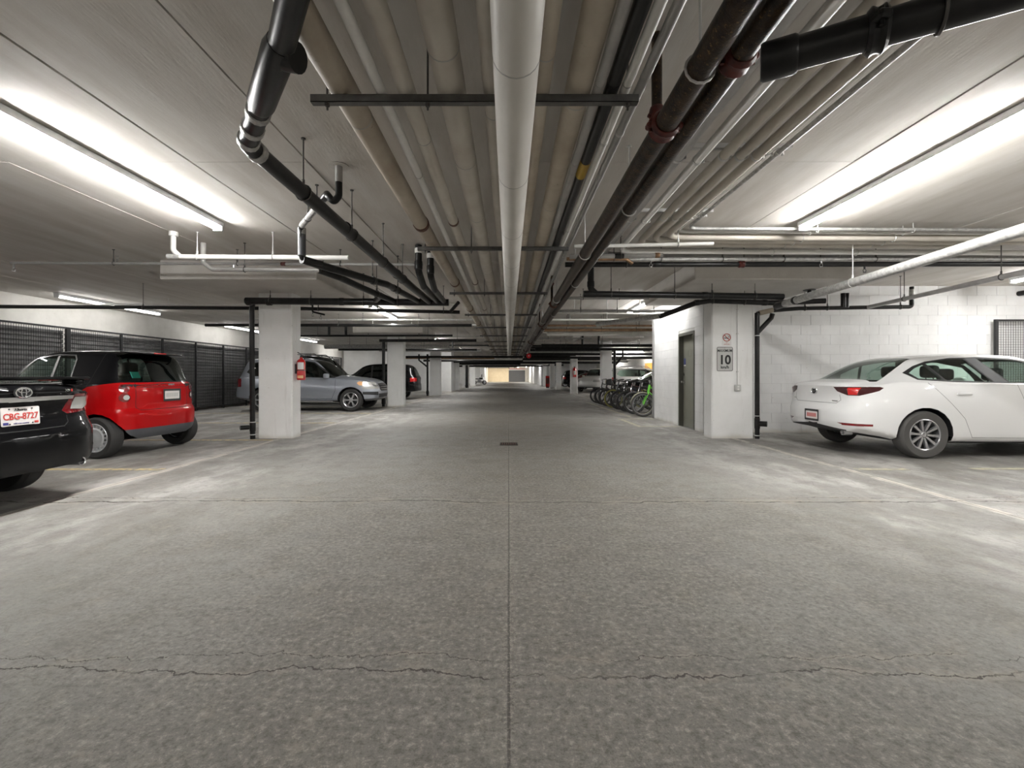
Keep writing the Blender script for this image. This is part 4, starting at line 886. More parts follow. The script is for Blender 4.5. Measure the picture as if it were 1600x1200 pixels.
class CarBody:
    """closed car skin: local x runs from the tail (0) to the nose, y is the left side, z up"""
    def __init__(s, P, fine=1.0):
        s.P = P; L = P['L']; s.W = W = P['W']
        T, B, Z0 = pchip(P['top']), pchip(P['belt']), pchip(P['bottom'])
        WF = pchip(P['width']); WR = P['roof_w']; pr, pf = pchip(P['rear']), pchip(P['front'])
        kr, cr, kf, cf = P['plan']; mid = P.get('mid', 1.0)
        nst = int(54 * fine)
        us = [0.5 - 0.5 * math.cos(PI * i / nst) for i in range(nst + 1)]
        xs = [L * (0.35 * u + 0.65 * i / nst) for i, u in enumerate(us)]
        s.T, s.B, s.Z0 = T, B, Z0
        def off(x, y, z):
            q = min(1.0, abs(y) / W); o = 0
            if x < .9: o += (1 - x / .9) ** 2 * (pr(z) + kr * q ** 2 + cr * q ** 6)
            if x > L - 1.0: o -= (1 - (L - x) / 1.0) ** 2 * (pf(z) + kf * q ** 2 + cf * q ** 6)
            return x + o
        def sect(x):
            t, b, z0, wf = T(x), B(x), Z0(x), WF(x); b = min(b, t - .03)
            g = max(0, min(1, (t - b) / .40)); g = g * g * (3 - 2 * g)
            Wb = W * wf * P.get('belt_w', .96); Wm = W * wf; Ws = W * wf * P.get('sill_w', .95)
            we = (1 - g) * Wb * .80 + g * WR * min(1, wf + .03); ze = (1 - g) * (b + .62 * (t - b)) + g * (t - P.get('edge', .09))
            ctl = [(0, z0), (Ws * .86, z0), (Ws, z0 + .05), (Wm * .995, z0 + .30 * (b - z0)), (Wm * mid, z0 + .68 * (b - z0)), (Wb, b),
                   ((1 - g) * (Wb * .93) + g * (Wb - .025), b + (.3 * (t - b) if g < .01 else (1 - g) * .3 * (t - b) + g * .03)), (we, ze), (we * .84, t - (t - ze) * .28), (we * .45, t - (t - ze) * .05), (0, t)]
            nn = [1, 1, 3, 4, 5, 2, 7, 3, 3, 2]
            out = []
            for i in range(len(ctl) - 1):
                p0 = ctl[max(0, i - 1)]; p1, p2 = ctl[i], ctl[i + 1]; p3 = ctl[min(len(ctl) - 1, i + 2)]
                for k in range(nn[i]):
                    u = k / nn[i]; r = []
                    for c in (0, 1):
                        ta, tb = (p2[c] - p0[c]) * .5, (p3[c] - p1[c]) * .5
                        if i in (0, 1): ta, tb = p2[c] - p1[c], p2[c] - p1[c]
                        if i == 6: ta = (p2[c] - p1[c]) * .9; tb = (p2[c] - p1[c])
                        r.append((2 * u ** 3 - 3 * u * u + 1) * p1[c] + (u ** 3 - 2 * u * u + u) * ta + (3 * u * u - 2 * u ** 3) * p2[c] + (u ** 3 - u * u) * tb)
                    out.append((max(0, r[0]), r[1]))
            out.append(ctl[-1]); return out
        bm = s.bm = bmesh.new(); rows = []
        for x in xs:
            row = []; se = sect(x)
            half = [bm.verts.new((off(x, y, z), y, z)) for (y, z) in se]
            other = [half[0]] + [bm.verts.new((off(x, y, z), -y, z)) for (y, z) in se[1:-1]] + [half[-1]]
            rows.append((half, other, se))
        def quad(a, b2, c, d):
            v = [];  [v.append(q) for q in (a, b2, c, d) if q not in v]
            if len(v) >= 3:
                try: bm.faces.new(v)
                except ValueError: pass
        for i in range(len(rows) - 1):
            for hs in (0, 1):
                a, b2 = rows[i][hs], rows[i + 1][hs]
                for k in range(len(a) - 1): quad(a[k], a[k + 1], b2[k + 1], b2[k])
        K = int(9 * fine) + 3
        for ri in (0, -1):
            half, other, se = rows[ri]; x = xs[ri]; grid = []
            for i in range(1, len(se)):
                y, z = se[i]
                if i == len(se) - 1: grid.append([half[-1]] * (2 * K + 1)); continue
                line = []
                for k in range(-K, K + 1):
                    if k == K: line.append(half[i])
                    elif k == -K: line.append(other[i])
                    else: yy = y * k / K; line.append(bm.verts.new((off(x, yy, z), yy, z)))
                grid.append(line)
            for i in range(len(grid) - 1):
                for k in range(2 * K): quad(grid[i][k], grid[i][k + 1], grid[i + 1][k + 1], grid[i + 1][k])
        bmesh.ops.remove_doubles(bm, verts=bm.verts, dist=1e-5); bmesh.ops.recalc_face_normals(bm, faces=bm.faces)
        if sum(f.normal.z * f.calc_area() for f in bm.faces if f.calc_center_median().z > T(L / 2) - .1) < 0: bmesh.ops.reverse_faces(bm, faces=bm.faces)
        s.lay = bm.faces.layers.int.new('region'); s.keys = ['body']
    def key(s, k):
        if k not in s.keys: s.keys.append(k)
        return s.keys.index(k)
    def region(s, key, proj, poly, test=None, split=False):
        """mark the skin inside a polygon seen from the side (x,z), end (|y|,z) or top (x,|y|)"""
        bm = s.bm; bm.normal_update(); kid = s.key(key)
        for sg in ((1,) if proj == 'side' else (1, -1)):
            if proj == 'side': co2 = lambda c: (c.x, c.z)
            elif proj in ('rear', 'front'): co2 = lambda c: (sg * c.y, c.z)
            else: co2 = lambda c: (c.x, sg * c.y)
            def ok(f, c):
                n = f.normal
                if proj == 'side': r = abs(n.y) > .22 and abs(c.y) > s.W * .45
                elif proj == 'rear': r = n.x < -.22 and c.x < s.P['L'] * .5
                elif proj == 'front': r = n.x > .22 and c.x > s.P['L'] * .5
                else: r = n.z > .12 and c.z > s.P.get('top_min', .8)
                return r if test is None else (test(n, c) and (r or proj == 'side'))
            lo = [min(p[i] for p in poly) - .12 for i in (0, 1)]; hi = [max(p[i] for p in poly) + .12 for i in (0, 1)]
            fs = []
            for f in bm.faces:
                c = f.calc_center_median(); u, v = co2(c)
                if lo[0] < u < hi[0] and lo[1] < v < hi[1] and ok(f, c): fs.append(f)
            if not fs: continue
            geom = set(fs)
            for f in fs: geom.update(f.edges); geom.update(f.verts)
            geom = list(geom)
            for i in range(len(poly)):
                a, b2 = poly[i], poly[(i + 1) % len(poly)]; dx, dz = b2[0] - a[0], b2[1] - a[1]
                if proj == 'side': co, no = Vector((a[0], 0, a[1])), Vector((dz, 0, -dx))
                elif proj in ('rear', 'front'): co, no = Vector((0, sg * a[0], a[1])), Vector((0, sg * dz, -dx))
                else: co, no = Vector((a[0], sg * a[1], 0)), Vector((dz, -sg * dx, 0))
                if no.length < 1e-9: continue
                r = bmesh.ops.bisect_plane(bm, geom=geom, dist=1e-5, plane_co=co, plane_no=no)
                geom = r['geom']
            bm.normal_update()
            for f in bm.faces:
                c = f.calc_center_median(); u, v = co2(c)
                if lo[0] < u < hi[0] and lo[1] < v < hi[1] and in_poly((u, v), poly) and ok(f, c): f[s.lay] = kid
    def strip(s, key, proj, pts, wd=.006):
        for a, b2 in zip(pts, pts[1:]):
            d = Vector((b2[0] - a[0], b2[1] - a[1])); n = Vector((-d.y, d.x)).normalized() * wd / 2
            s.region(key, proj, [(a[0] + n.x, a[1] + n.y), (b2[0] + n.x, b2[1] + n.y), (b2[0] - n.x, b2[1] - n.y), (a[0] - n.x, a[1] - n.y)])
    def finish(s, root, spec, drop=('arch',), lining=True):
        """spec: key -> (part name, material, offset along the normal, parent part key or None, split left/right)"""
        bm = s.bm; bm.normal_update(); nrm = {v: v.normal.copy() for v in bm.verts}
        s.bvh = BVHTree.FromBMesh(bm); parts = {}
        groups = {}
        for f in bm.faces:
            k = s.keys[f[s.lay]]
            if k in drop: continue
            sp = spec.get(k, spec['body'])
            side = ''
            if len(sp) > 4 and sp[4]: side = 'L' if f.calc_center_median().y > 0 else 'R'
            groups.setdefault((k, side), []).append(f)
        for (k, side), fs in sorted(groups.items(), key=lambda q: (spec.get(q[0][0], spec['body'])[3] is not None, q[0])):
            sp = spec.get(k, spec['body']); mp = {}; vs, ns, faces = [], [], []
            for f in fs:
                idx = []
                for v in f.verts:
                    if v not in mp: mp[v] = len(vs); vs.append(v.co + nrm[v] * sp[2]); ns.append(nrm[v])
                    idx.append(mp[v])
                faces.append(idx)
            me = bpy.data.meshes.new(sp[0]); me.from_pydata(vs, [], faces); me.materials.append(MATS[sp[1]])
            me.polygons.foreach_set('use_smooth', [True] * len(faces)); me.update()
            me.normals_split_custom_set_from_vertices(ns)
            par = root
            if sp[3] is not None: par = parts.get((sp[3], side), parts.get((sp[3], ''), root))
            parts[(k, side)] = link(sp[0], me, par)
        if lining:
            vs, faces, mp = [], [], {}
            for f in bm.faces:
                k = s.keys[f[s.lay]]
                if k.startswith('glass') or k in drop: continue
                idx = []
                for v in f.verts:
                    if v not in mp: mp[v] = len(vs); vs.append(v.co - nrm[v] * .022)
                    idx.append(mp[v])
                faces.append(idx)
            me = bpy.data.meshes.new('interior_lining'); me.from_pydata(vs, [], faces); me.materials.append(MATS['interior']); link('interior_lining', me, root)
        s.parts = parts
        return parts
    def surf(s, x, z, side):            # y of the skin at (x, z) on one side
        h = s.bvh.ray_cast(Vector((x, side * 3, z)), Vector((0, -side, 0)))
        return h[0].y if h[0] else side * s.W
    def rear_x(s, y, z):
        h = s.bvh.ray_cast(Vector((-2, y, z)), Vector((1, 0, 0))); return h[0].x if h[0] else 0
    def front_x(s, y, z):
        h = s.bvh.ray_cast(Vector((s.P['L'] + 2, y, z)), Vector((-1, 0, 0))); return h[0].x if h[0] else s.P['L']

def wheel_meshes(R, rim, wd, style, n, rim_mat, tyre='rubber'):
    M = Matrix.Rotation(-PI / 2, 4, 'X')          # lathe axis -> +Y (outer side)
    w2 = wd / 2
    t = MB(); t.lathe([(rim, -w2 * .9), (rim + .02, -w2), (R - .03, -w2 * 1.04), (R - .008, -w2 * .85), (R, -w2 * .5), (R, w2 * .5), (R - .008, w2 * .85), (R - .03, w2 * 1.04), (rim + .025, w2), (rim + .004, w2 * .93), (rim - .006, w2 * .9), (rim - .012, 0), (rim - .012, -w2 * .9)], 40, M, True)
    for k in range(4):
        a = -.6 + .4 * k; t.lathe([(R + .0006, w2 * a - .004), (R + .0006, w2 * a + .004)], 40, M)
    tyre_me = t.mesh('tyre', tyre, 40)
    r = MB()
    r.lathe([(rim + .003, w2 * .80), (rim + .006, w2 * .93), (rim - .004, w2 * .97), (rim - .016, w2 * .90), (rim - .022, w2 * .4), (rim - .03, -w2 * .6)], 40, M)
    r.lathe([(0, w2 * .78), (.03, w2 * .78), (.036, w2 * .70), (.065, w2 * .62), (.07, w2 * .35), (0, w2 * .35)], 24, M)
    r.mi = 1
    r.lathe([(0, -w2 * .25), (rim - .03, -w2 * .25)], 30, M)
    r.lathe([(.06, 0), (rim * .72, 0), (rim * .72, .02), (.06, .02)], 30, M)
    r.mi = 0
    def spoke(a, w0, w1, yo=.86):
        ca, sa = math.cos(a), math.sin(a)
        pr = []
        for (rad, w, y0, y1) in ((.045, w0, w2 * .72, w2 * .40), (rim * .55, (w0 + w1) / 2 * .9, w2 * .80, w2 * .52), (rim - .012, w1, w2 * yo, w2 * .60)):
            for (sx, yy) in ((-1, y1), (-.75, y0), (.75, y0), (1, y1)):
                pr.append(r.bm.verts.new((ca * rad - sa * sx * w / 2, yy, sa * rad + ca * sx * w / 2)))
        for j in (0, 4):
            for q in range(4): r.face((pr[j + q], pr[j + (q + 1) % 4], pr[j + 4 + (q + 1) % 4], pr[j + 4 + q]))
    if style == 'spoke':
        for k in range(n): spoke(2 * PI * k / n + .1, .034, .050)
    elif style == 'double':
        for k in range(n):
            a = 2 * PI * k / n
            spoke(a - .10, .026, .028); spoke(a + .10, .026, .028)
    elif style == 'cap':
        r.lathe([(0, w2 * .98), (.05, w2 * .98), (.065, w2 * .9), (rim * .62, w2 * .98), (rim * .72, w2 * .86)], 36, M)
        r.lathe([(rim * .97, w2 * .9), (rim * .99, w2 * .99), (rim * 1.02, w2 * .9)], 36, M)
        for k in range(n): spoke(2 * PI * k / n, .02, .045, .95)
    rim_me = r.mesh('rim', [rim_mat, 'black_plastic'], 35)
    return tyre_me, rim_me

def wheels(root, cb, wm, xr, xf, R, track, arch=1.14, well=True):
    for x in (xr, xf):
        for sd in (1, -1):
            w = link('wheel', wm[0], root); w.location = (x, sd * track, R); w.rotation_euler = (0, 0, 0 if sd > 0 else PI)
            link('rim', wm[1], w)
            if well:
                m = MB(); Ra = R * arch; pts = []
                for k in range(25):
                    a = -.06 + (PI + .12) * k / 24; px, pz = x + Ra * math.cos(a), R + Ra * math.sin(a)
                    ys = cb.surf(px + .012 * math.cos(a), max(.2, pz + .012 * math.sin(a)), sd)
                    if pz > cb.Z0(px) + .015: pts.append((px, pz, ys))
                rr = [[m.bm.verts.new((px, ys + sd * .002, pz)), m.bm.verts.new((px, ys - sd * .02, pz)), m.bm.verts.new((px, sd * (abs(track) - .19), pz))] for (px, pz, ys) in pts]
                c = m.bm.verts.new((x, sd * (abs(track) - .19), R))
                for a, b2 in zip(rr, rr[1:]):
                    m.face((a[0], b2[0], b2[1], a[1])); m.face((a[1], b2[1], b2[2], a[2])); m.face((a[2], b2[2], c))
                m.build('wheel_well', 'black_plastic', root)

def seat(root, x, y, z, head=True, w=.5):
    m = MB(); m.rbox((x + .25, y, z), (.5, w, .16), .05); m.rbox((x - .02, y, z + .34), (.14, w * .94, .62), .05, mat=Matrix.Rotation(-.2, 4, 'Y'))
    o = m.build('seat', 'seat_cloth', root)
    if head:
        m = MB(); m.rbox((x - .10, y, z + .76), (.11, .27, .19), .05, 3); m.cyl((x - .09, y - .06, z + .6), (x - .1, y - .06, z + .7), .008, 6); m.cyl((x - .09, y + .06, z + .6), (x - .1, y + .06, z + .7), .008, 6); m.build('headrest', 'seat_cloth', o)
def mirror(root, cb, x, z, mat, sd, size=(.12, .2, .13)):
    y = cb.surf(x, z - .03, sd); m = MB()
    m.rbox((x, y + sd * .13, z), size, .045, 3); m.rbox((x + .01, y + sd * .03, z - .03), (.05, .1, .04), .01, 1); m.build('side_mirror', mat, root)
def plate(root, x, z, tilt=0.0, w=.305, h=.155, txt=None, mat='plate_red', frame=None, y=0.0):
    M = Matrix.Translation((x, y, z)) @ Matrix.Rotation(tilt, 4, 'Y') @ frame_M((0, 0, 0), (0, -1, 0), (0, 0, 1))
    t = bmesh.new(); m = MB(); m.prism(rrect(w, h, .012), M, .004); p = m.build('licence_plate', 'plate_white', root)
    if frame:
        m = MB(); a, b2 = rrect(w + .03, h + .03, .014), rrect(w - .025, h - .035, .01); Mz = M @ Matrix.Translation((0, 0, .006))
        va = [m.bm.verts.new(Mz @ Vector((q[0], q[1], 0))) for q in a]; vb = [m.bm.verts.new(Mz @ Vector((q[0], q[1], 0))) for q in b2]
        for i in range(len(va)): j = (i + 1) % len(va); m.face((va[i], va[j], vb[j], vb[i]))
        m.build('plate_frame', frame, p, smooth=0)
    for (b, s, px, pz, mt, sq, th) in (txt or []): text(b, s, mt, p, M @ Matrix.Translation((px, pz, .0055)), 'plate_lettering', th, sq)
    return p, M
def local_on_rear(cb, y, z, lift=.002, tilt=0.0):
    return Matrix.Translation((cb.rear_x(y, z) - lift, y, z)) @ Matrix.Rotation(tilt, 4, 'Y') @ frame_M((0, 0, 0), (0, -1, 0), (0, 0, 1))

SEDAN_A = dict(L=4.66, W=.90, roof_w=.57, top=[(0, 1.01), (.05, 1.055), (.30, 1.085), (.45, 1.112), (.75, 1.275), (1.05, 1.405), (1.4, 1.465), (2.0, 1.49), (2.5, 1.475), (2.9, 1.39), (3.6, 1.04), (4.0, .96), (4.4, .86), (4.58, .76), (4.66, .68)],
    belt=[(0, .94), (.4, 1.0), (1.0, 1.045), (2.0, 1.03), (3.2, .99), (3.7, .93), (4.3, .80), (4.66, .60)], bottom=[(0, .36), (.3, .31), (.7, .23), (1.6, .205), (3.2, .205), (3.9, .22), (4.66, .22)],
    width=[(0, .86), (.15, .925), (.5, .97), (1.2, 1.0), (3.4, 1.0), (4.2, .95), (4.5, .87), (4.66, .78)], rear=[(.2, .10), (.35, .035), (.5, .0), (.66, .005), (.72, .03), (.84, .045), (.95, .03), (1.05, .0)],
    front=[(.2, .05), (.4, 0), (.6, .02), (.8, .08)], plan=(.07, .20, .16, .25), belt_w=.935, sill_w=.965, edge=.075)
def sedan_white():
    root = thing('sedan_car', 'white sedan parked tail out in front of the white block wall', 'car', (4.80, 7.20, 0), 0.0)
    cb = CarBody(SEDAN_A); R = .335; xr, xf = .985, 3.71
    cb.region('sill', 'side', [(-.2, .1), (5, .1), (5, .225), (1.5, .235), (.62, .255), (.45, .30), (-.2, .40)], lambda n, c: True)
    cb.region('door_rear', 'side', [(1.10, 1.30), (1.12, 1.0), (1.52, .56), (1.63, .30), (2.42, .29), (2.40, .55), (2.33, .98), (2.02, 1.41), (1.5, 1.40)], lambda n, c: abs(c.y) > .5)
    cb.region('door_front', 'side', [(2.02, 1.41), (2.33, .98), (2.40, .55), (2.42, .29), (3.38, .29), (3.45, .62), (3.42, .95), (2.9, 1.36), (2.5, 1.42)], lambda n, c: abs(c.y) > .5)
    cb.region('trim', 'side', [(.86, 1.20), (.96, 1.10), (1.5, 1.066), (2.3, 1.05), (3.42, 1.035), (2.95, 1.33), (2.5, 1.412), (2.0, 1.43), (1.6, 1.415), (1.25, 1.365), (1.05, 1.298)])
    cb.region('glass_quarter', 'side', [(.93, 1.20), (.99, 1.118), (1.32, 1.098), (1.205, 1.330), (1.07, 1.280)])
    cb.region('glass_rear', 'side', [(1.235, 1.342), (1.355, 1.095), (2.0, 1.073), (1.80, 1.408), (1.55, 1.395)])
    cb.region('bpillar', 'side', [(1.83, 1.415), (2.02, 1.068), (2.21, 1.066), (1.99, 1.415)])
    cb.region('glass_front', 'side', [(2.0, 1.41), (2.24, 1.066), (3.32, 1.055), (2.92, 1.31), (2.5, 1.392)])
    cb.region('glass_back', 'top', [(.43, .02 - .1), (.43, .60), (.50, .64), (.95, .53), (1.14, .46), (1.14, -.1)])
    cb.region('glass_shield', 'top', [(2.86, -.1), (2.86, .52), (3.55, .66), (3.62, .5), (3.62, -.1)])
    cb.region('valance', 'rear', [(-.1, .2), (.52, .2), (.62, .375), (-.1, .435)], lambda n, c: c.x < .3)
    cb.region('tail', 'rear', [(.42, .995), (.47, .93), (.62, .875), (.95, .872), (.95, 1.0)], lambda n, c: abs(n.y) < .6); cb.region('tail', 'side', [(-.1, .868), (.16, .872), (.40, .945), (.46, .985), (.42, 1.0), (-.1, 1.0)], lambda n, c: abs(n.y) > .55 and abs(c.y) > .6)
    cb.region('tail_core', 'rear', [(.63, .985), (.63, .885), (.74, .885), (.74, .985)])
    cb.region('reflector', 'rear', [(.50, .475), (.60, .445), (.95, .445), (.95, .475)]); cb.region('reflector', 'side', [(0, .443), (.20, .443), (.24, .462), (.2, .477), (0, .477)])
    cb.strip('gap', 'rear', [(-.05, .752), (.45, .752), (.52, .80), (.50, .88)], .008)
    for q in ([(1.06, 1.06), (1.15, .98), (1.52, .56), (1.63, .30), (2.42, .29)], [(2.31, 1.04), (2.39, .60), (2.42, .29)]): cb.strip('gap', 'side', q, .007)
    for x in (xr, xf): cb.region('arch', 'side', circle(x, R, R * 1.135, 22), lambda n, c: abs(c.y) > .5)
    wht = 'paint_white'
    cb.finish(root, {'body': ('body', wht, 0, None), 'sill': ('lower_valance', 'black_plastic', 0, None), 'valance': ('diffuser', 'black_plastic', .001, None), 'door_rear': ('rear_door', wht, 0, None, True), 'door_front': ('front_door', wht, 0, None, True),
        'trim': ('window_trim', 'black_plastic', 0.001, None, True), 'bpillar': ('door_pillar', 'grey_plastic', .002, None, True), 'glass_quarter': ('quarter_window', 'glass_clear', -.002, None, True), 'glass_rear': ('rear_door_window', 'glass_clear', -.002, 'door_rear', True), 'glass_front': ('front_door_window', 'glass_clear', -.002, 'door_front', True),
        'glass_back': ('rear_window', 'glass_tint', -.001, None), 'glass_shield': ('windscreen', 'glass_tint', -.001, None), 'tail': ('tail_light', 'lamp_dark', .002, None, True), 'tail_core': ('lamp_element', 'lamp_bright_red', .003, 'tail', True),
        'reflector': ('reflector', 'lamp_red', .002, None, True), 'gap': ('panel_gap', 'seam_light', .0006, None)})
    wheels(root, cb, wheel_meshes(R, .215, .205, 'spoke', 10, 'alloy', 'rubber_dusty'), xr, xf, R, .785, 1.135)
    for sd in (-1, 1):
        for x, k in ((1.52, 'door_rear'), (2.52, 'door_front')):
            y = cb.surf(x, .89, sd); m = MB(); m.rbox((x, y + sd * .014, .905), (.21, .03, .034), .014); p = cb.parts.get((k, 'L' if sd > 0 else 'R'), root); m.build('door_handle', wht, p)
        mirror(root, cb, 3.25, 1.07, wht, sd)
        seat(root, 2.55, sd * .37, .42); seat(root, 1.62, sd * .36, .46)
    MB().rbox((3.2, 0, .86), (.5, 1.3, .2), .06).build('dashboard', 'interior', root); MB().rbox((.75, 0, .98), (.55, 1.2, .06), .02).build('parcel_shelf', 'interior', root)
    m = MB(); m.lathe([(.028, 0), (.038, -.005), (.038, .12), (.032, .12), (.032, .02), (0, .02)], 16, Matrix.Translation((.10, -.52, .325)) @ Matrix.Rotation(PI / 2, 4, 'Y')); m.build('exhaust_tip', 'dull_chrome', root)
    # round emblem with wing
    Mx = local_on_rear(cb, 0, .925, .004); m = MB(); m.tube([Mx @ Vector((.062 * math.cos(a), .05 * math.sin(a), 0)) for a in [2 * PI * k / 24 for k in range(25)]], .008, 6); m.tube([Mx @ Vector(q) for q in ((-.055, .012, 0), (-.03, .01, .002), (0, -.018, .002), (.03, .01, .002), (.055, .012, 0))], .006, 6)
    e = m.build('emblem', 'chrome', root); MB().prism([(.055 * math.cos(a), .044 * math.sin(a)) for a in [2 * PI * k / 20 for k in range(20)]], Mx, .002).build('emblem_disc', 'black_plastic', e)
    MB().prism([(-.06, -.006), (.06, -.006), (.06, .008), (-.06, .008)], local_on_rear(cb, -.42, .785, .003), .002).build('badge', 'dull_chrome', root); MB().prism([(-.04, -.006), (.04, -.006), (.04, .006), (-.04, .006)], local_on_rear(cb, .52, .80, .003), .002).build('badge', 'dull_chrome', root)
    plate(root, cb.rear_x(0, .55) - .006, .545, 0.0, .30, .15, [('CDL-2914'[:0] or '', .06, 0, 0, 'plate_red', 1, 0)][:0], frame='black_plastic')
    m = MB()
    for k in range(7): m.prism([(-.105 + k * .031, -.03), (-.085 + k * .031, -.03), (-.085 + k * .031, .03), (-.105 + k * .031, .03)], Matrix.Translation((cb.rear_x(0, .55) - .0115, 0, .545)) @ frame_M((0, 0, 0), (0, -1, 0), (0, 0, 1)), .0008)
    m.build('plate_marks', 'plate_red', root)
    return root
sedan_white()

SMART = dict(L=2.695, W=.78, roof_w=.55, top=[(0, 1.03), (.02, 1.075), (.10, 1.24), (.21, 1.44), (.30, 1.505), (.5, 1.535), (.9, 1.545), (1.3, 1.53), (1.6, 1.45), (2.15, 1.05), (2.35, .96), (2.55, .86), (2.695, .72)],
    belt=[(0, 1.0), (.3, 1.04), (.8, 1.03), (1.5, .98), (2.1, .93), (2.5, .80), (2.695, .62)], bottom=[(0, .25), (.15, .235), (.5, .22), (1.0, .22), (2.2, .22), (2.695, .25)],
    width=[(0, .90), (.1, .955), (.35, 1.0), (1.0, .985), (1.9, .985), (2.4, .92), (2.695, .80)], rear=[(.22, .07), (.34, .01), (.5, .0), (.62, .0), (.66, .035), (.70, .05), (.9, .05), (1.0, .06), (1.08, .06)],
    front=[(.2, .05), (.4, 0), (.7, .05)], plan=(.05, .16, .10, .2), belt_w=.935, sill_w=.97, edge=.10, mid=.985)
def smart_red():
    root = thing('microcar', 'small red and black two seat hatchback parked tail out by the wire fence', 'car', (-5.29, 7.05, 0), PI - .08)
    cb = CarBody(SMART); R = .29; xr, xf = .40, 2.26; red = 'paint_red'
    cb.region('cell', 'side', [(-.3, 1.062), (.18, 1.06), (.55, 1.0), (.74, .88), (.86, .60), (.90, .2), (1.15, .2), (1.05, .75), (.98, 1.0), (2.3, 1.02), (2.3, 1.7), (-.3, 1.7)], lambda n, c: True)
    cb.region('sill', 'side', [(-.3, .1), (3, .1), (3, .30), (1.6, .28), (.85, .30), (.3, .38), (-.3, .405)], lambda n, c: True)
    cb.region('door', 'side', [(1.05, .98), (1.15, .35), (2.0, .35), (2.05, .95)])
    cb.region('trim', 'side', [(.86, 1.06), (1.95, 1.02), (2.0, 1.06), (1.58, 1.42), (1.2, 1.47), (.92, 1.46), (.88, 1.40)])
    cb.region('glass_front', 'side', [(.885, 1.072), (1.93, 1.035), (1.565, 1.405), (1.2, 1.458), (.94, 1.45), (.895, 1.39)])
    cb.region('pillar', 'side', [(1.16, 1.07), (1.20, 1.07), (1.20, 1.45), (1.165, 1.45)])
    cb.region('glass_back', 'rear', [(-.1, 1.075), (.575, 1.08), (.61, 1.10), (.53, 1.44), (.48, 1.475), (-.1, 1.485)], lambda n, c: c.x < .35 and abs(n.y) < .75)
    cb.region('glass_shield', 'top', [(1.60, -.1), (1.60, .5), (2.13, .64), (2.13, -.1)])
    cb.region('lamp_a', 'rear', circle(.60, .975, .060, 14)); cb.region('lamp_b', 'rear', circle(.60, .845, .064, 14)); cb.region('lamp_core', 'rear', circle(.585, .847, .036, 12))
    cb.strip('gap', 'rear', [(-.02, .655), (.42, .66), (.47, .70), (.46, 1.06)], .007)
    cb.strip('gap', 'rear', [(-.02, .985), (.46, .985)], .006)
    cb.strip('gap', 'side', [(.56, 1.0), (.47, 1.50)], .008)
    for x in (xr, xf): cb.region('arch', 'side', circle(x, R, R * 1.15, 20), lambda n, c: abs(c.y) > .4)
    cb.finish(root, {'body': ('body', red, 0, None), 'cell': ('roof_cell', 'paint_smoke', 0, None), 'sill': ('bumper_valance', 'grey_plastic', .003, None), 'door': ('door', red, 0, None, True), 'trim': ('window_trim', 'dull_chrome', .001, None, True),
        'glass_front': ('side_window', 'glass_clear', -.001, None, True), 'pillar': ('window_divider', 'dull_chrome', .002, None, True), 'glass_back': ('rear_window', 'glass_tint', .001, None), 'glass_shield': ('windscreen', 'glass_clear', 0, None),
        'lamp_a': ('tail_light', 'lamp_red', .006, None, True), 'lamp_b': ('tail_light', 'lamp_red', .006, None, True), 'lamp_core': ('reversing_light', 'lamp_clear', .009, 'lamp_b', True), 'gap': ('panel_gap', 'seam', .0006, None)})
    wheels(root, cb, wheel_meshes(R, .195, .185, 'cap', 18, 'hubcap', 'rubber'), xr, xf, R, .685, 1.15)
    for sd in (-1, 1):
        seat(root, 1.05, sd * .33, .52); mirror(root, cb, 1.95, 1.08, 'paint_smoke', sd)
        m = MB(); m.prism([(.70, .86), (.76, .90), (.70, .76), (.66, .74)], Matrix.Translation((0, cb.surf(.7, .82, sd) + sd * .003, 0)) @ Matrix.Rotation(PI / 2, 4, 'X'), .004); m.build('side_vent', 'black_plastic', root)
    m = MB(); m.ring((1.62, .33, .98), (1, 0, .4), .18, .014, 20, 6); m.build('steering_wheel', 'black_plastic', root); MB().rbox((1.95, 0, .9), (.4, 1.2, .2), .06).build('dashboard', 'interior', root)
    m = MB(); m.rbox((.235, 0, 1.50), (.16, .96, .02), .009, 2, mat=Matrix.Rotation(-.12, 4, 'Y')); m.build('roof_spoiler', 'paint_smoke', root); m = MB(); m.rbox((.118, 0, 1.50), (.012, .22, .02), .004, 1); m.build('brake_light', 'lamp_bright_red', root)
    zt = 1.17; xx = cb.rear_x(.40, zt); m = MB(); m.rbox((xx + .012, .40, zt), (.003, .14, .10), .001, 1, mat=Matrix.Rotation(.42, 4, 'Y')); m.build('permit_card', 'teal', root)
    px = cb.rear_x(-.14, .86) - .006; p, M = plate(root, px, .86, 0.0, .305, .16, frame='black_plastic', y=-.14)
    m = MB()
    for k in range(7): m.prism([(-.11 + k * .033, -.03), (-.09 + k * .033, -.03), (-.09 + k * .033, .03), (-.11 + k * .033, .03)], M @ Matrix.Translation((0, 0, .005)), .0006)
    m.build('plate_marks', 'sign_grey', p)
    text('smart', .05, 'dull_chrome', root, local_on_rear(cb, -.14, 1.025, .004), 'lettering', .0012)
    return root
smart_red()

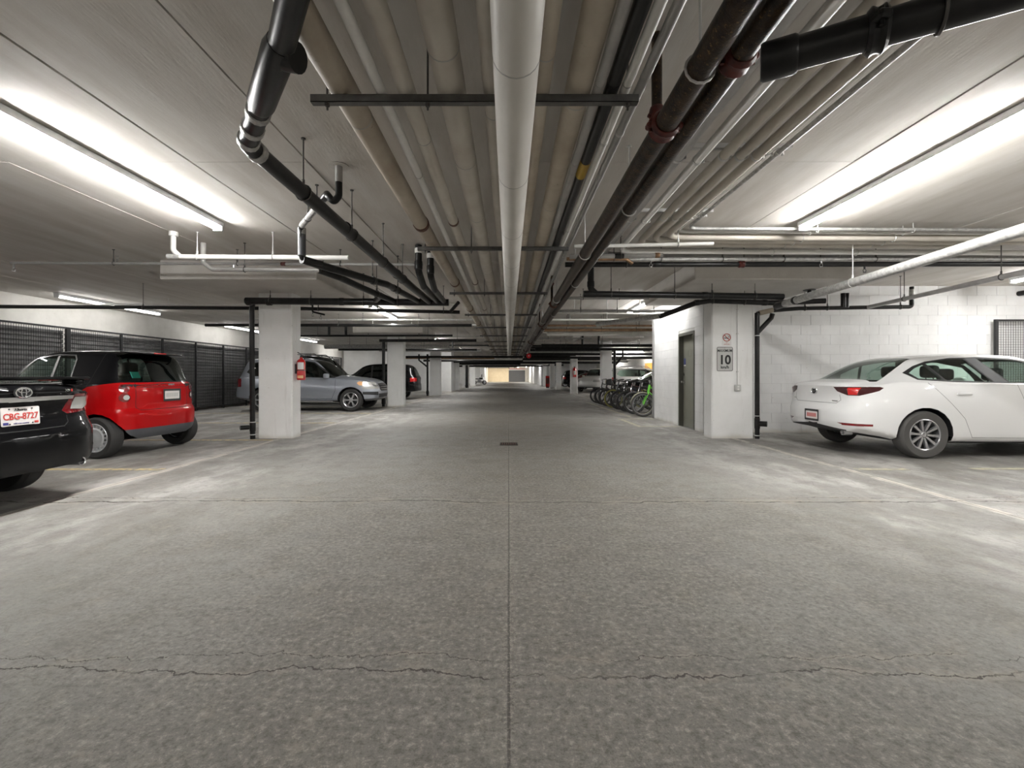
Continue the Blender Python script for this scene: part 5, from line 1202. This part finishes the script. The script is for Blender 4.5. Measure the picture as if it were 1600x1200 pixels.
COROLLA = dict(L=4.54, W=.88, roof_w=.56, top=[(0, 1.03), (.05, 1.075), (.35, 1.10), (.62, 1.12), (1.1, 1.32), (1.6, 1.44), (2.2, 1.465), (2.6, 1.43), (3.4, 1.06), (3.6, 1.01), (4.2, .88), (4.45, .76), (4.54, .68)],
    belt=[(0, .97), (.4, 1.0), (1.2, 1.0), (2.4, .97), (3.4, .93), (4.2, .78), (4.54, .60)], bottom=[(0, .33), (.3, .28), (.8, .22), (3.6, .2), (4.54, .22)],
    width=[(0, .88), (.15, .935), (.5, .98), (1.2, 1.0), (3.4, 1.0), (4.1, .94), (4.54, .78)], rear=[(.22, .07), (.34, .02), (.52, 0), (.66, .005), (.73, .05), (.82, .075), (.90, .07), (.98, .045), (1.06, .03), (1.10, .02)],
    front=[(.2, .05), (.4, 0), (.7, .06)], plan=(.07, .22, .14, .25), belt_w=.93, sill_w=.965, edge=.08)
def corolla():
    blk = 'paint_black'
    root = thing('sedan_car', 'black sedan with rear spoiler and a red lettered licence plate', 'car', (-4.05, 3.83, 0), PI)
    cb = CarBody(COROLLA); R = .315; xr, xf = 1.0, 3.60
    cb.region('sill', 'side', [(-.3, .1), (5, .1), (5, .23), (.8, .25), (-.3, .36)], lambda n, c: True)
    cb.region('trim', 'side', [(.98, 1.15), (1.15, 1.03), (3.35, .99), (2.75, 1.36), (2.2, 1.425), (1.6, 1.40), (1.3, 1.33)])
    cb.region('glass_rear', 'side', [(1.1, 1.15), (1.2, 1.05), (2.0, 1.03), (2.0, 1.40), (1.6, 1.375), (1.35, 1.31)]); cb.region('glass_front', 'side', [(2.1, 1.40), (2.1, 1.03), (3.2, 1.01), (2.7, 1.33), (2.3, 1.40)])
    cb.region('glass_back', 'top', [(.58, -.1), (.58, .60), (1.22, .54), (1.32, .48), (1.32, -.1)]); cb.region('glass_shield', 'top', [(2.7, -.1), (2.7, .52), (3.38, .64), (3.38, -.1)])
    cb.region('tail', 'rear', [(.38, .835), (.44, .80), (.66, .815), (.95, .83), (.95, .985), (.50, .985), (.45, .95)], lambda n, c: abs(n.y) < .75); cb.region('tail', 'side', [(-.1, .83), (.22, .86), (.34, .93), (.2, .98), (-.1, .985)], lambda n, c: abs(n.y) > .5 and abs(c.y) > .5)
    cb.region('tail_core', 'rear', [(.47, .845), (.50, .955), (.73, .955), (.75, .87), (.62, .835)])
    cb.region('chrome', 'rear', [(-.1, .935), (.47, .945), (.47, .975), (.3, .978), (-.1, .975)])
    cb.region('reflector', 'rear', [(.72, .42), (.95, .43), (.95, .52), (.78, .50)])
    cb.strip('gap', 'rear', [(-.02, .69), (.36, .695), (.42, .73), (.43, .79)], .007)
    for x in (xr, xf): cb.region('arch', 'side', circle(x, R, R * 1.14, 18), lambda n, c: abs(c.y) > .5)
    cb.finish(root, {'body': ('body', blk, 0, None), 'sill': ('lower_valance', 'black_plastic', 0, None), 'trim': ('window_trim', 'black_plastic', .001, None, True), 'glass_rear': ('rear_door_window', 'glass_tint', 0, None, True), 'glass_front': ('front_door_window', 'glass_tint', 0, None, True),
        'glass_back': ('rear_window', 'glass_tint', 0, None), 'glass_shield': ('windscreen', 'glass_tint', 0, None), 'tail': ('tail_light', 'lamp_red', .003, None, True), 'tail_core': ('lamp_element', 'lamp_clear', .005, 'tail', True), 'chrome': ('garnish_bar', 'chrome', .012, None), 'reflector': ('reflector', 'lamp_red', .002, None, True), 'gap': ('panel_gap', 'seam', .0006, None)})
    wheels(root, cb, wheel_meshes(R, .20, .2, 'spoke', 7, 'alloy'), xr, xf, R, .765, 1.14)
    m = MB(); m.rbox((.15, 0, 1.128), (.19, 1.28, .026), .011, 2, mat=Matrix.Rotation(.06, 4, 'Y'))
    for sd in (-1, 1): m.rbox((.17, sd * .58, 1.10), (.15, .10, .06), .02, 2)
    m.build('spoiler', blk, root)
    for sd in (-1, 1): seat(root, 2.05, sd * .36, .42); seat(root, 1.2, sd * .36, .5); mirror(root, cb, 3.15, 1.05, blk, sd)
    m = MB(); m.lathe([(.03, 0), (.04, -.005), (.04, .14), (.034, .14), (.034, .02), (0, .02)], 16, Matrix.Translation((.06, -.55, .335)) @ Matrix.Rotation(PI / 2, 4, 'Y')); m.build('exhaust_tip', 'dull_chrome', root)
    p, M = plate(root, cb.rear_x(0, .80) - .012, .815, .06, .305, .155, [('CBG-8727', .074, 0, -.002, 'plate_red', .86, .0012), ('Alberta', .030, 0, .055, 'sign_black', 1.1, .0005), ('wild rose country', .017, 0, -.058, 'plate_blue', 1, 0)])
    MB().prism([(-.14, -.066), (-.10, -.066), (-.10, -.046), (-.14, -.046)], M @ Matrix.Translation((0, 0, .005)), .0006).build('plate_sticker', 'plate_blue', p); MB().prism([(.105, -.064), (.14, -.064), (.14, -.046), (.105, -.046)], M @ Matrix.Translation((0, 0, .005)), .0006).build('plate_sticker', 'plate_red', p)
    m = MB()
    for q in ((-.09, .062), (.09, .062), (-.09, -.062), (.09, -.062)): MB().cyl(M @ Vector((q[0], q[1], .004)), M @ Vector((q[0], q[1], .008)), .006, 8).build('plate_bolt', 'black_plastic', p)
    Mx = local_on_rear(cb, 0, 1.012, .008); m = MB()
    el = lambda cx, cy, a, b2: [Mx @ Vector((cx + a * math.cos(2 * PI * k / 28), cy + b2 * math.sin(2 * PI * k / 28), 0)) for k in range(29)]
    m.tube(el(0, 0, .062, .042), .0055, 6); m.tube(el(0, 0, .020, .040), .0045, 6); m.tube(el(0, .017, .044, .016), .0045, 6); e = m.build('emblem', 'chrome', root)
    MB().prism([(.078 * math.cos(a), .05 * math.sin(a)) for a in [2 * PI * k / 24 for k in range(24)]], Mx @ Matrix.Translation((0, 0, -.006)), .004).build('emblem_recess', 'black_plastic', e)
    text('XR', .032, 'chrome', root, local_on_rear(cb, -.40, 1.02, .004), 'lettering', .001, 1.2); text('S', .032, 'plate_red', root, local_on_rear(cb, -.445, 1.02, .004), 'lettering', .001, 1.2)
    return root
corolla()

SUV_A = dict(L=4.78, W=.955, roof_w=.66, top=[(0, 1.08), (.05, 1.16), (.2, 1.45), (.38, 1.68), (.6, 1.75), (1.4, 1.785), (2.2, 1.77), (2.6, 1.70), (3.42, 1.20), (3.6, 1.165), (4.2, 1.10), (4.55, 1.03), (4.70, .97), (4.78, .89)],
    belt=[(0, 1.04), (.5, 1.10), (1.5, 1.08), (3.0, 1.05), (3.6, 1.03), (4.3, .99), (4.6, .93), (4.78, .83)], bottom=[(0, .42), (.4, .36), (1.0, .30), (3.2, .30), (4.0, .30), (4.78, .34)],
    width=[(0, .88), (.15, .93), (.5, .97), (1.2, 1.0), (3.6, 1.0), (4.3, .95), (4.6, .88), (4.78, .80)], rear=[(.3, .06), (.5, 0), (.7, .01), (.85, .04), (1.1, .03)],
    front=[(.34, .16), (.42, .04), (.55, 0), (.7, .01), (.8, .03), (.9, .09)], plan=(.05, .16, .12, .20), belt_w=.935, sill_w=.96, edge=.10)
def suv_silver():
    sv = 'paint_silver'
    root = thing('suv_car', 'silver grey SUV parked nose out behind the extinguisher column', 'car', (-9.10, 15.85, 0), 0)
    cb = CarBody(SUV_A); R = .37; xr, xf = .995, 3.91; L = 4.78
    cb.region('sill', 'side', [(-.3, .1), (5, .1), (5, .45), (4.3, .40), (3.4, .37), (1.5, .37), (.5, .42), (-.3, .52)], lambda n, c: True)
    cb.region('door_front', 'side', [(2.25, 1.05), (2.28, .42), (3.30, .42), (3.42, .7), (3.40, 1.05)], lambda n, c: abs(c.y) > .5); cb.region('door_rear', 'side', [(1.25, 1.06), (1.42, .75), (1.50, .42), (2.28, .42), (2.25, 1.05)], lambda n, c: abs(c.y) > .5)
    cb.region('trim', 'side', [(.42, 1.28), (.7, 1.15), (2.0, 1.11), (3.38, 1.10), (2.62, 1.62), (2.2, 1.69), (1.2, 1.69), (.62, 1.60)])
    cb.region('glass_q', 'side', [(.52, 1.29), (.74, 1.17), (1.1, 1.15), (1.1, 1.665), (.68, 1.585)]); cb.region('glass_r', 'side', [(1.2, 1.15), (2.18, 1.125), (2.18, 1.665), (1.2, 1.665)]); cb.region('glass_f', 'side', [(2.28, 1.125), (3.26, 1.115), (2.60, 1.585), (2.28, 1.655)])
    cb.region('glass_shield', 'top', [(2.62, -.1), (2.62, .60), (3.36, .72), (3.46, .6), (3.46, -.1)]); cb.region('glass_back', 'rear', [(-.1, 1.18), (.62, 1.18), (.58, 1.60), (-.1, 1.62)])
    cb.region('tail', 'side', [(-.1, .82), (.18, .82), (.30, 1.0), (.18, 1.10), (-.1, 1.08)]); cb.region('tail', 'rear', [(.66, .80), (1, .80), (1, 1.10), (.70, 1.06)])
    cb.region('head', 'side', [(4.10, .93), (4.22, .80), (4.55, .74), (5, .72), (5, .92), (4.45, .975), (4.2, .985)]); cb.region('head', 'front', [(.50, .74), (1, .72), (1, .97), (.70, .95), (.52, .89)])
    cb.region('amber', 'side', [(4.10, .93), (4.18, .85), (4.28, .85), (4.28, .975), (4.18, .985)])
    cb.region('head_core', 'front', circle(.60, .83, .045, 12)); cb.region('head_core', 'front', circle(.72, .84, .04, 12))
    cb.region('grille', 'front', [(-.1, .66), (.36, .66), (.46, .72), (.44, .90), (-.1, .93)]); cb.region('intake', 'front', [(-.1, .44), (.5, .44), (.55, .57), (-.1, .58)]); cb.region('fog', 'front', [(.60, .52), (.9, .55), (.9, .64), (.60, .62)]); cb.region('fog', 'side', [(4.38, .55), (4.8, .52), (4.8, .64), (4.40, .64)])
    cb.strip('gap', 'side', [(3.40, 1.05), (3.42, .7), (3.30, .42), (2.28, .42), (2.25, 1.08)], .008)
    cb.strip('mould', 'side', [(1.55, .70), (3.2, .68)], .03)
    for x in (xr, xf): cb.region('arch', 'side', circle(x, R, R * 1.17, 20), lambda n, c: abs(c.y) > .5)
    cb.finish(root, {'body': ('body', sv, 0, None), 'sill': ('lower_cladding', 'paint_grey', 0, None), 'door_front': ('front_door', sv, 0, None, True), 'door_rear': ('rear_door', sv, 0, None, True), 'trim': ('window_trim', 'black_plastic', .001, None, True), 'glass_q': ('quarter_window', 'glass_dark', 0, None, True), 'glass_r': ('rear_door_window', 'glass_dark', 0, None, True),
        'glass_f': ('front_door_window', 'glass_tint', 0, None, True), 'glass_shield': ('windscreen', 'glass_tint', 0, None), 'glass_back': ('rear_window', 'glass_dark', 0, None), 'tail': ('tail_light', 'lamp_red', .003, None, True), 'head': ('headlight', 'lamp_clear', .004, None, True), 'amber': ('indicator', 'lamp_amber', .006, 'head', True), 'head_core': ('projector', 'alloy', .006, 'head', True),
        'grille': ('grille', 'black_plastic', .006, None), 'intake': ('lower_intake', 'black_plastic', .001, None), 'fog': ('fog_light_recess', 'black_plastic', .001, None, True), 'gap': ('panel_gap', 'seam', .0006, None), 'mould': ('side_moulding', sv, .012, None, True)})
    for z in (.72, .80, .88):
        m = MB(); m.tube([(cb.front_x(y, z) + .012, y, z) for y in (-.38, -.2, 0, .2, .38)], .014, 6); m.build('grille_bar', 'dull_chrome', root)
    wheels(root, cb, wheel_meshes(R, .245, .235, 'double', 6, 'alloy_light', 'rubber'), xr, xf, R, .82, 1.17)
    for sd in (-1, 1):
        mirror(root, cb, 3.12, 1.16, sv, sd, (.14, .24, .16)); seat(root, 2.1, sd * .4, .62); seat(root, 1.2, sd * .4, .66)
        m = MB(); m.tube(fillet([(.75, sd * .60, 1.74), (.85, sd * .61, 1.80), (2.2, sd * .60, 1.82), (2.4, sd * .59, 1.755)], .05), .015, 8); m.build('roof_rail', 'black_plastic', root)
        m = MB(); m.tube([(1.45, sd * .955, .33), (3.35, sd * .955, .33)], .03, 8); m.build('running_board', 'dull_chrome', root)
    MB().rbox((3.0, 0, 1.0), (.5, 1.4, .2), .06).build('dashboard', 'interior', root)
    return root
suv_silver()

def simple_car(P, label, name, loc, rz, paint, R, xr, xf, track, glass='glass_dark', suv=True, group=None, rails=False):
    root = thing(name, label, 'car', loc, rz, group)
    cb = CarBody(P, .6); L = P['L']; T = P['top']; zr = max(z for _, z in T); bz = cb.B(L * .45) + .04
    cb.region('sill', 'side', [(-.3, .1), (L + .3, .1), (L + .3, .36), (-.3, .42)], lambda n, c: True)
    if suv:
        cb.region('glass_s', 'side', [(.52, bz + .15), (.75, bz + .03), (3.2, bz), (2.58, zr - .19), (2.2, zr - .115), (1.2, zr - .115), (.7, zr - .18)]); cb.region('glass_b', 'rear', [(-.1, 1.18), (.62, 1.18), (.56, zr - .16), (-.1, zr - .14)]); cb.region('glass_w', 'top', [(2.62, -.1), (2.62, .60), (3.44, .7), (3.44, -.1)])
        cb.region('tail', 'side', [(-.1, .88), (.30, .92), (.34, 1.05), (-.1, 1.10)]); cb.region('tail', 'rear', [(.5, .90), (1, .88), (1, 1.10), (.52, 1.06)]); cb.region('head', 'front', [(.5, .74), (1, .72), (1, .93), (.52, .86)]); cb.region('head', 'side', [(L - .55, .90), (L - .3, .74), (L + .1, .72), (L + .1, .92)])
        cb.region('pillar', 'side', [(2.18, bz - .02), (2.27, bz - .02), (2.27, zr - .1), (2.18, zr - .1)])
    else:
        cb.region('glass_s', 'side', [(1.0, 1.19), (1.1, bz + .04), (3.25, bz + .01), (2.85, 1.30), (2.4, 1.37), (1.7, 1.375), (1.3, 1.32)]); cb.region('glass_b', 'top', [(.5, -.1), (.5, .62), (1.24, .53), (1.24, -.1)]); cb.region('glass_w', 'top', [(2.86, -.1), (2.86, .52), (3.6, .62), (3.6, -.1)])
        cb.region('tail', 'rear', [(.45, .83), (1, .83), (1, .96), (.45, .96)]); cb.region('tail', 'side', [(-.1, .83), (.3, .87), (.3, .95), (-.1, .96)]); cb.region('head', 'front', [(.45, .60), (1, .60), (1, .72), (.45, .70)])
        cb.region('pillar', 'side', [(2.08, bz - .02), (2.17, bz - .02), (2.07, 1.42), (1.98, 1.42)])
    for x in (xr, xf): cb.region('arch', 'side', circle(x, R, R * 1.15, 14), lambda n, c: abs(c.y) > .5)
    cb.finish(root, {'body': ('body', paint, 0, None), 'sill': ('lower_cladding', 'black_plastic', 0, None), 'glass_s': ('side_window', glass, 0, None, True), 'glass_b': ('rear_window', glass, 0, None), 'glass_w': ('windscreen', glass, 0, None), 'tail': ('tail_light', 'lamp_bright_red', .003, None, True), 'head': ('headlight', 'lamp_clear', .003, None, True), 'pillar': ('pillar', 'black_plastic', .001, None, True)})
    key = ('w', R)
    if key not in _tc: _tc[key] = wheel_meshes(R, R * .66, .21, 'double', 5, 'alloy')
    wheels(root, cb, _tc[key], xr, xf, R, track, 1.15)
    for sd in (-1, 1):
        mirror(root, cb, 3.12 if suv else 3.25, bz + .07, paint, sd); seat(root, 2.05, sd * .38, .5)
        if rails: m = MB(); m.tube(fillet([(.7, sd * .58, zr - .03), (.8, sd * .58, zr + .05), (2.3, sd * .57, zr + .06), (2.5, sd * .56, zr - .06)], .05), .02, 8); m.build('roof_rail', 'dull_chrome', root)
    return root
def variant(P, **k): q = dict(P); q.update(k); return q
SUV_BIG = variant(SUV_A, top=[(x, z * 1.13 if z > 1.2 else z) for x, z in SUV_A['top']])
simple_car(SUV_A, 'black SUV with red tail lights parked tail out behind the second column', 'suv_car', (-4.55, 23.3, 0), PI, 'paint_black', .36, 1.0, 3.9, .80)
simple_car(SUV_BIG, 'tall black SUV with roof rails parked between the silver SUV and the next black SUV', 'suv_car', (-10.3, 19.3, 0), 0, 'paint_black', .38, 1.0, 3.9, .80, rails=True)
simple_car(SUV_A, 'pearl white crossover parked nose out beyond the bicycles', 'suv_car', (8.18, 37.0, 0), PI + 1.0, 'paint_pearl', .36, 1.0, 3.9, .80, 'glass_tint')
SUV_LOW = variant(SUV_A, top=[(x, 1.2 + (z - 1.2) * .80 if z > 1.2 else z) for x, z in SUV_A['top']])
simple_car(SUV_LOW, 'white SUV parked behind the row of bicycles', 'suv_car', (5.7, 27.0, 0), 0, 'paint_pearl', .36, 1.0, 3.9, .80, 'glass_tint', rails=True)
simple_car(SEDAN_A, 'dark sedan parked nose out right behind the bicycles', 'sedan_car', (9.95, 22.0, 0), PI, 'paint_black', .33, 1.0, 3.7, .785, 'glass_tint', False)
simple_car(SEDAN_A, 'dark red sedan parked tail out beyond the white crossover', 'sedan_car', (5.6, 41.0, 0), .1, 'paint_darkred', .33, 1.0, 3.7, .785, 'glass_dark', False)
simple_car(SUV_A, 'dark grey SUV parked far down the row past the dark red sedan', 'suv_car', (5.3, 45.6, 0), 0, 'paint_black', .36, 1.0, 3.9, .80)
simple_car(SEDAN_A, 'black sedan parked farthest down the row beside the red cabinet', 'sedan_car', (5.2, 50.5, 0), 0, 'paint_black', .33, 1.0, 3.7, .785, 'glass_dark', False)

# ------------------------------------------------------------------ bicycles
def bike_wheel(R, tyre_mat, tw, rim_mat):
    M = Matrix.Rotation(PI / 2, 4, 'X')
    t = MB(); t.lathe([(R - tw + tw * math.cos(a), tw * .9 * math.sin(a)) for a in [2 * PI * k / 8 for k in range(8)]], 32, M, True); tm = t.mesh('tyre', tyre_mat, 60)
    r = MB(); r.lathe([(R - 2 * tw + .002, .012), (R - 2 * tw - .018, .010), (R - 2 * tw - .018, -.010), (R - 2 * tw + .002, -.012)], 32, M, True); rm = r.mesh('wheel_rim', rim_mat, 40)
    s = MB(); s.cyl((0, -.035, 0), (0, .035, 0), .018, 8)
    for k in range(20):
        a = 2 * PI * k / 20; s.tube([(.016 * math.cos(a + .8), .025 * (1 if k % 2 else -1), .016 * math.sin(a + .8)), ((R - 2 * tw - .015) * math.cos(a), 0, (R - 2 * tw - .015) * math.sin(a))], .0013, 3)
    sm = s.mesh('spokes', 'spoke_steel', 0)
    return tm, rm, sm
_bw = {}
def bicycle(label, group, x, y, rz, frame, R=.335, tyre='rubber', tw=.027, rim='bike_black', step=False, basket=False, lean=0.0, seat_mat='black_plastic'):
    # local +x points to the front wheel; origin at the front wheel's contact point
    t = thing('bicycle', label, 'bicycle', (x, y, 0), rz, group); t.rotation_euler = (lean, 0, rz)
    k = (R, tyre, tw, rim)
    if k not in _bw: _bw[k] = bike_wheel(*k[:1], k[1], k[2], k[3])
    for wx in (0, -1.05):
        w_ = link('wheel', _bw[k][0], t); w_.location = (wx, 0, R); link('wheel_rim', _bw[k][1], w_); link('spokes', _bw[k][2], w_)
    bb = Vector((-.62, 0, .29)); hd0, hd1 = Vector((-.16, 0, .70 + R - .335)), Vector((-.20, 0, .86 + R - .335)); st = Vector((-.76, 0, .80)); ra = Vector((-1.05, 0, R))
    m = MB(); top_a = hd1 + Vector((0, 0, -.03)); top_b = st.lerp(bb, .10) if not step else st.lerp(bb, .55)
    m.tube([top_a, top_b], .017, 8); m.tube([hd0, bb], .02, 8); m.tube([st, bb], .017, 8); m.tube([hd0 + Vector((.005, 0, -.02)), hd1 + Vector((-.005, 0, .03))], .022, 8)
    for s in (-1, 1): m.tube([bb + Vector((0, s * .03, 0)), ra + Vector((0, s * .055, 0))], .010, 6); m.tube([st + Vector((0, s * .015, -.05)), ra + Vector((0, s * .055, 0))], .009, 6)
    m.build('frame', frame, t)
    m = MB()
    for s in (-1, 1): m.tube(fillet([hd0 + Vector((.0, s * .01, -.02)), hd0 + Vector((.02, s * .05, -.06)), Vector((0, s * .055, R))], .03), .012, 6)
    m.build('fork', frame, t)
    hb = hd1 + Vector((-.02, 0, .12)); m = MB(); m.tube([hd1, hb], .014, 8); m.tube(fillet([hb + Vector((-.14, -.205, .05)), hb + Vector((.01, -.15, .04)), hb + Vector((.05, 0, 0)), hb + Vector((.01, .15, .04)), hb + Vector((-.14, .205, .05))], .06), .012, 8)
    h = m.build('handlebar', 'bike_black', t)
    for s in (-1, 1): MB().cyl(hb + Vector((-.14, s * .205, .05)), hb + Vector((-.06, s * .175, .045)), .018, 8).build('grip', 'rubber', h)
    m = MB(); m.cyl(st, st + Vector((-.03, 0, .13)), .013, 8); m.build('seat_post', 'spoke_steel', t)
    sp = st + Vector((-.03, 0, .15)); m = MB(); m.rbox(sp + Vector((-.06, 0, 0)), (.15, .16, .05), .024, 2); m.rbox(sp + Vector((.07, 0, .004)), (.18, .06, .04), .018, 2); m.build('saddle', seat_mat, t)
    m = MB(); m.lathe([(.03, .05), (.09, .05), (.09, .054), (.03, .054)], 20, Matrix.Translation(bb) @ Matrix.Rotation(PI / 2, 4, 'X')); m.cyl(bb + Vector((0, -.07, 0)), bb + Vector((0, .07, 0)), .018, 8)
    m.tube([bb + Vector((0, -.065, 0)), bb + Vector((.12, -.07, -.12))], .010, 6); m.tube([bb + Vector((0, .065, 0)), bb + Vector((-.12, .07, .12))], .010, 6); c = m.build('crankset', 'spoke_steel', t)
    MB().cbox(bb + Vector((.12, -.12, -.12)), (.09, .09, .02)).build('pedal', 'black_plastic', c); MB().cbox(bb + Vector((-.12, .12, .12)), (.09, .09, .02)).build('pedal', 'black_plastic', c)
    if basket:
        m = MB(); q = hb + Vector((.16, 0, -.06)); m.rbox(q, (.22, .3, .2), .03, 1); m.build('basket', 'bike_black', t)
    return t
BG = 'bicycles in the row beside the stair room'
BB = 'black bicycle standing in the row between the stair room and the next column'
spec = [('lime green bicycle with dark tyres and grey rims at the stair room end', 'bike_green', 12.95, dict(rim='bike_grey', R=.345, tw=.028, tyre='rubber_dusty')),
        ('bright lime green bicycle with cream tyres', 'bike_green', 13.42, dict(tyre='tyre_cream', tw=.028, R=.345, step=True)),
        (BB, 'bike_black', 13.95, {}), ('bicycle with a white rimmed wheel next to the lime green one', 'bike_grey', 14.4, dict(rim='bike_white', tyre='bike_grey')),
        (BB, 'bike_black', 14.85, dict(tw=.026)), ('red framed bicycle in the row', 'bike_red', 15.3, {}), (BB, 'bike_black', 15.7, {}), (BB, 'bike_black', 16.15, dict(tw=.027)),
        ('black bicycle with olive yellow tyres in the row', 'bike_black', 16.6, dict(tyre='tyre_olive')), ('dark blue bicycle in the row', 'bike_blue', 17.05, {}), (BB, 'bike_black', 17.5, dict(basket=True)),
        ('brown framed bicycle in the row', 'bike_brown', 17.95, dict(tyre='bike_brown')), (BB, 'bike_black', 18.4, {}), (BB, 'bike_black', 18.9, dict(tw=.026)), ('black bicycle at the far end of the row with a raised saddle', 'bike_black', 19.35, {})]
for i, (lb, fr, y, k) in enumerate(spec):
    y = 12.95 + .46 * i
    bicycle(lb, BG, 3.84 + (.10 if i % 2 else -.02) - (.03 if y > 17 else 0), y, PI - .08, fr, lean=.02, **k)
    
# motorcycle by the far left wall
t = thing('motorcycle', 'black motorcycle parked by the far wall past the columns', 'motorcycle', (-4.0, 62.0, 0), .35)
tm = MB().lathe([(.24 + .07 * math.cos(a), .07 * math.sin(a)) for a in [2 * PI * k / 8 for k in range(8)]], 24, Matrix.Rotation(PI / 2, 4, 'X'), True).mesh('tyre', 'rubber', 60)
for x in (.7, -.7): o = link('wheel', tm, t); o.location = (x, 0, .31); MB().lathe([(0, .03), (.19, .03), (.19, -.03), (0, -.03)], 16, Matrix.Rotation(PI / 2, 4, 'X')).build('rim', 'alloy', o)
MB().rbox((0.0, 0, .5), (.5, .3, .4), .06).build('engine', 'alloy', t); MB().rbox((.2, 0, .85), (.5, .3, .25), .1, 3).build('fuel_tank', 'paint_black', t); MB().rbox((-.4, 0, .80), (.7, .28, .12), .05, 2).build('saddle', 'black_plastic', t)
m = MB(); m.tube([(.70, .1, .31), (.45, .1, 1.05)], .03, 8); m.tube([(.70, -.1, .31), (.45, -.1, 1.05)], .03, 8); m.build('fork', 'chrome', t); MB().tube([(.3, -.4, 1.12), (.45, 0, 1.05), (.3, .4, 1.12)], .02, 8).build('handlebar', 'black_plastic', t)
MB().tube([(.4, .3, 1.1), (.45, .32, 1.4)], .05, 8).build('mirror', 'black_plastic', t); MB().tube([(0, -.2, .35), (-.9, -.22, .38)], .05, 8).build('exhaust', 'chrome', t); MB().tube([(.6, 0, .31), (.1, 0, .5), (-.7, 0, .31)], .05, 8).build('frame', 'black_plastic', t)
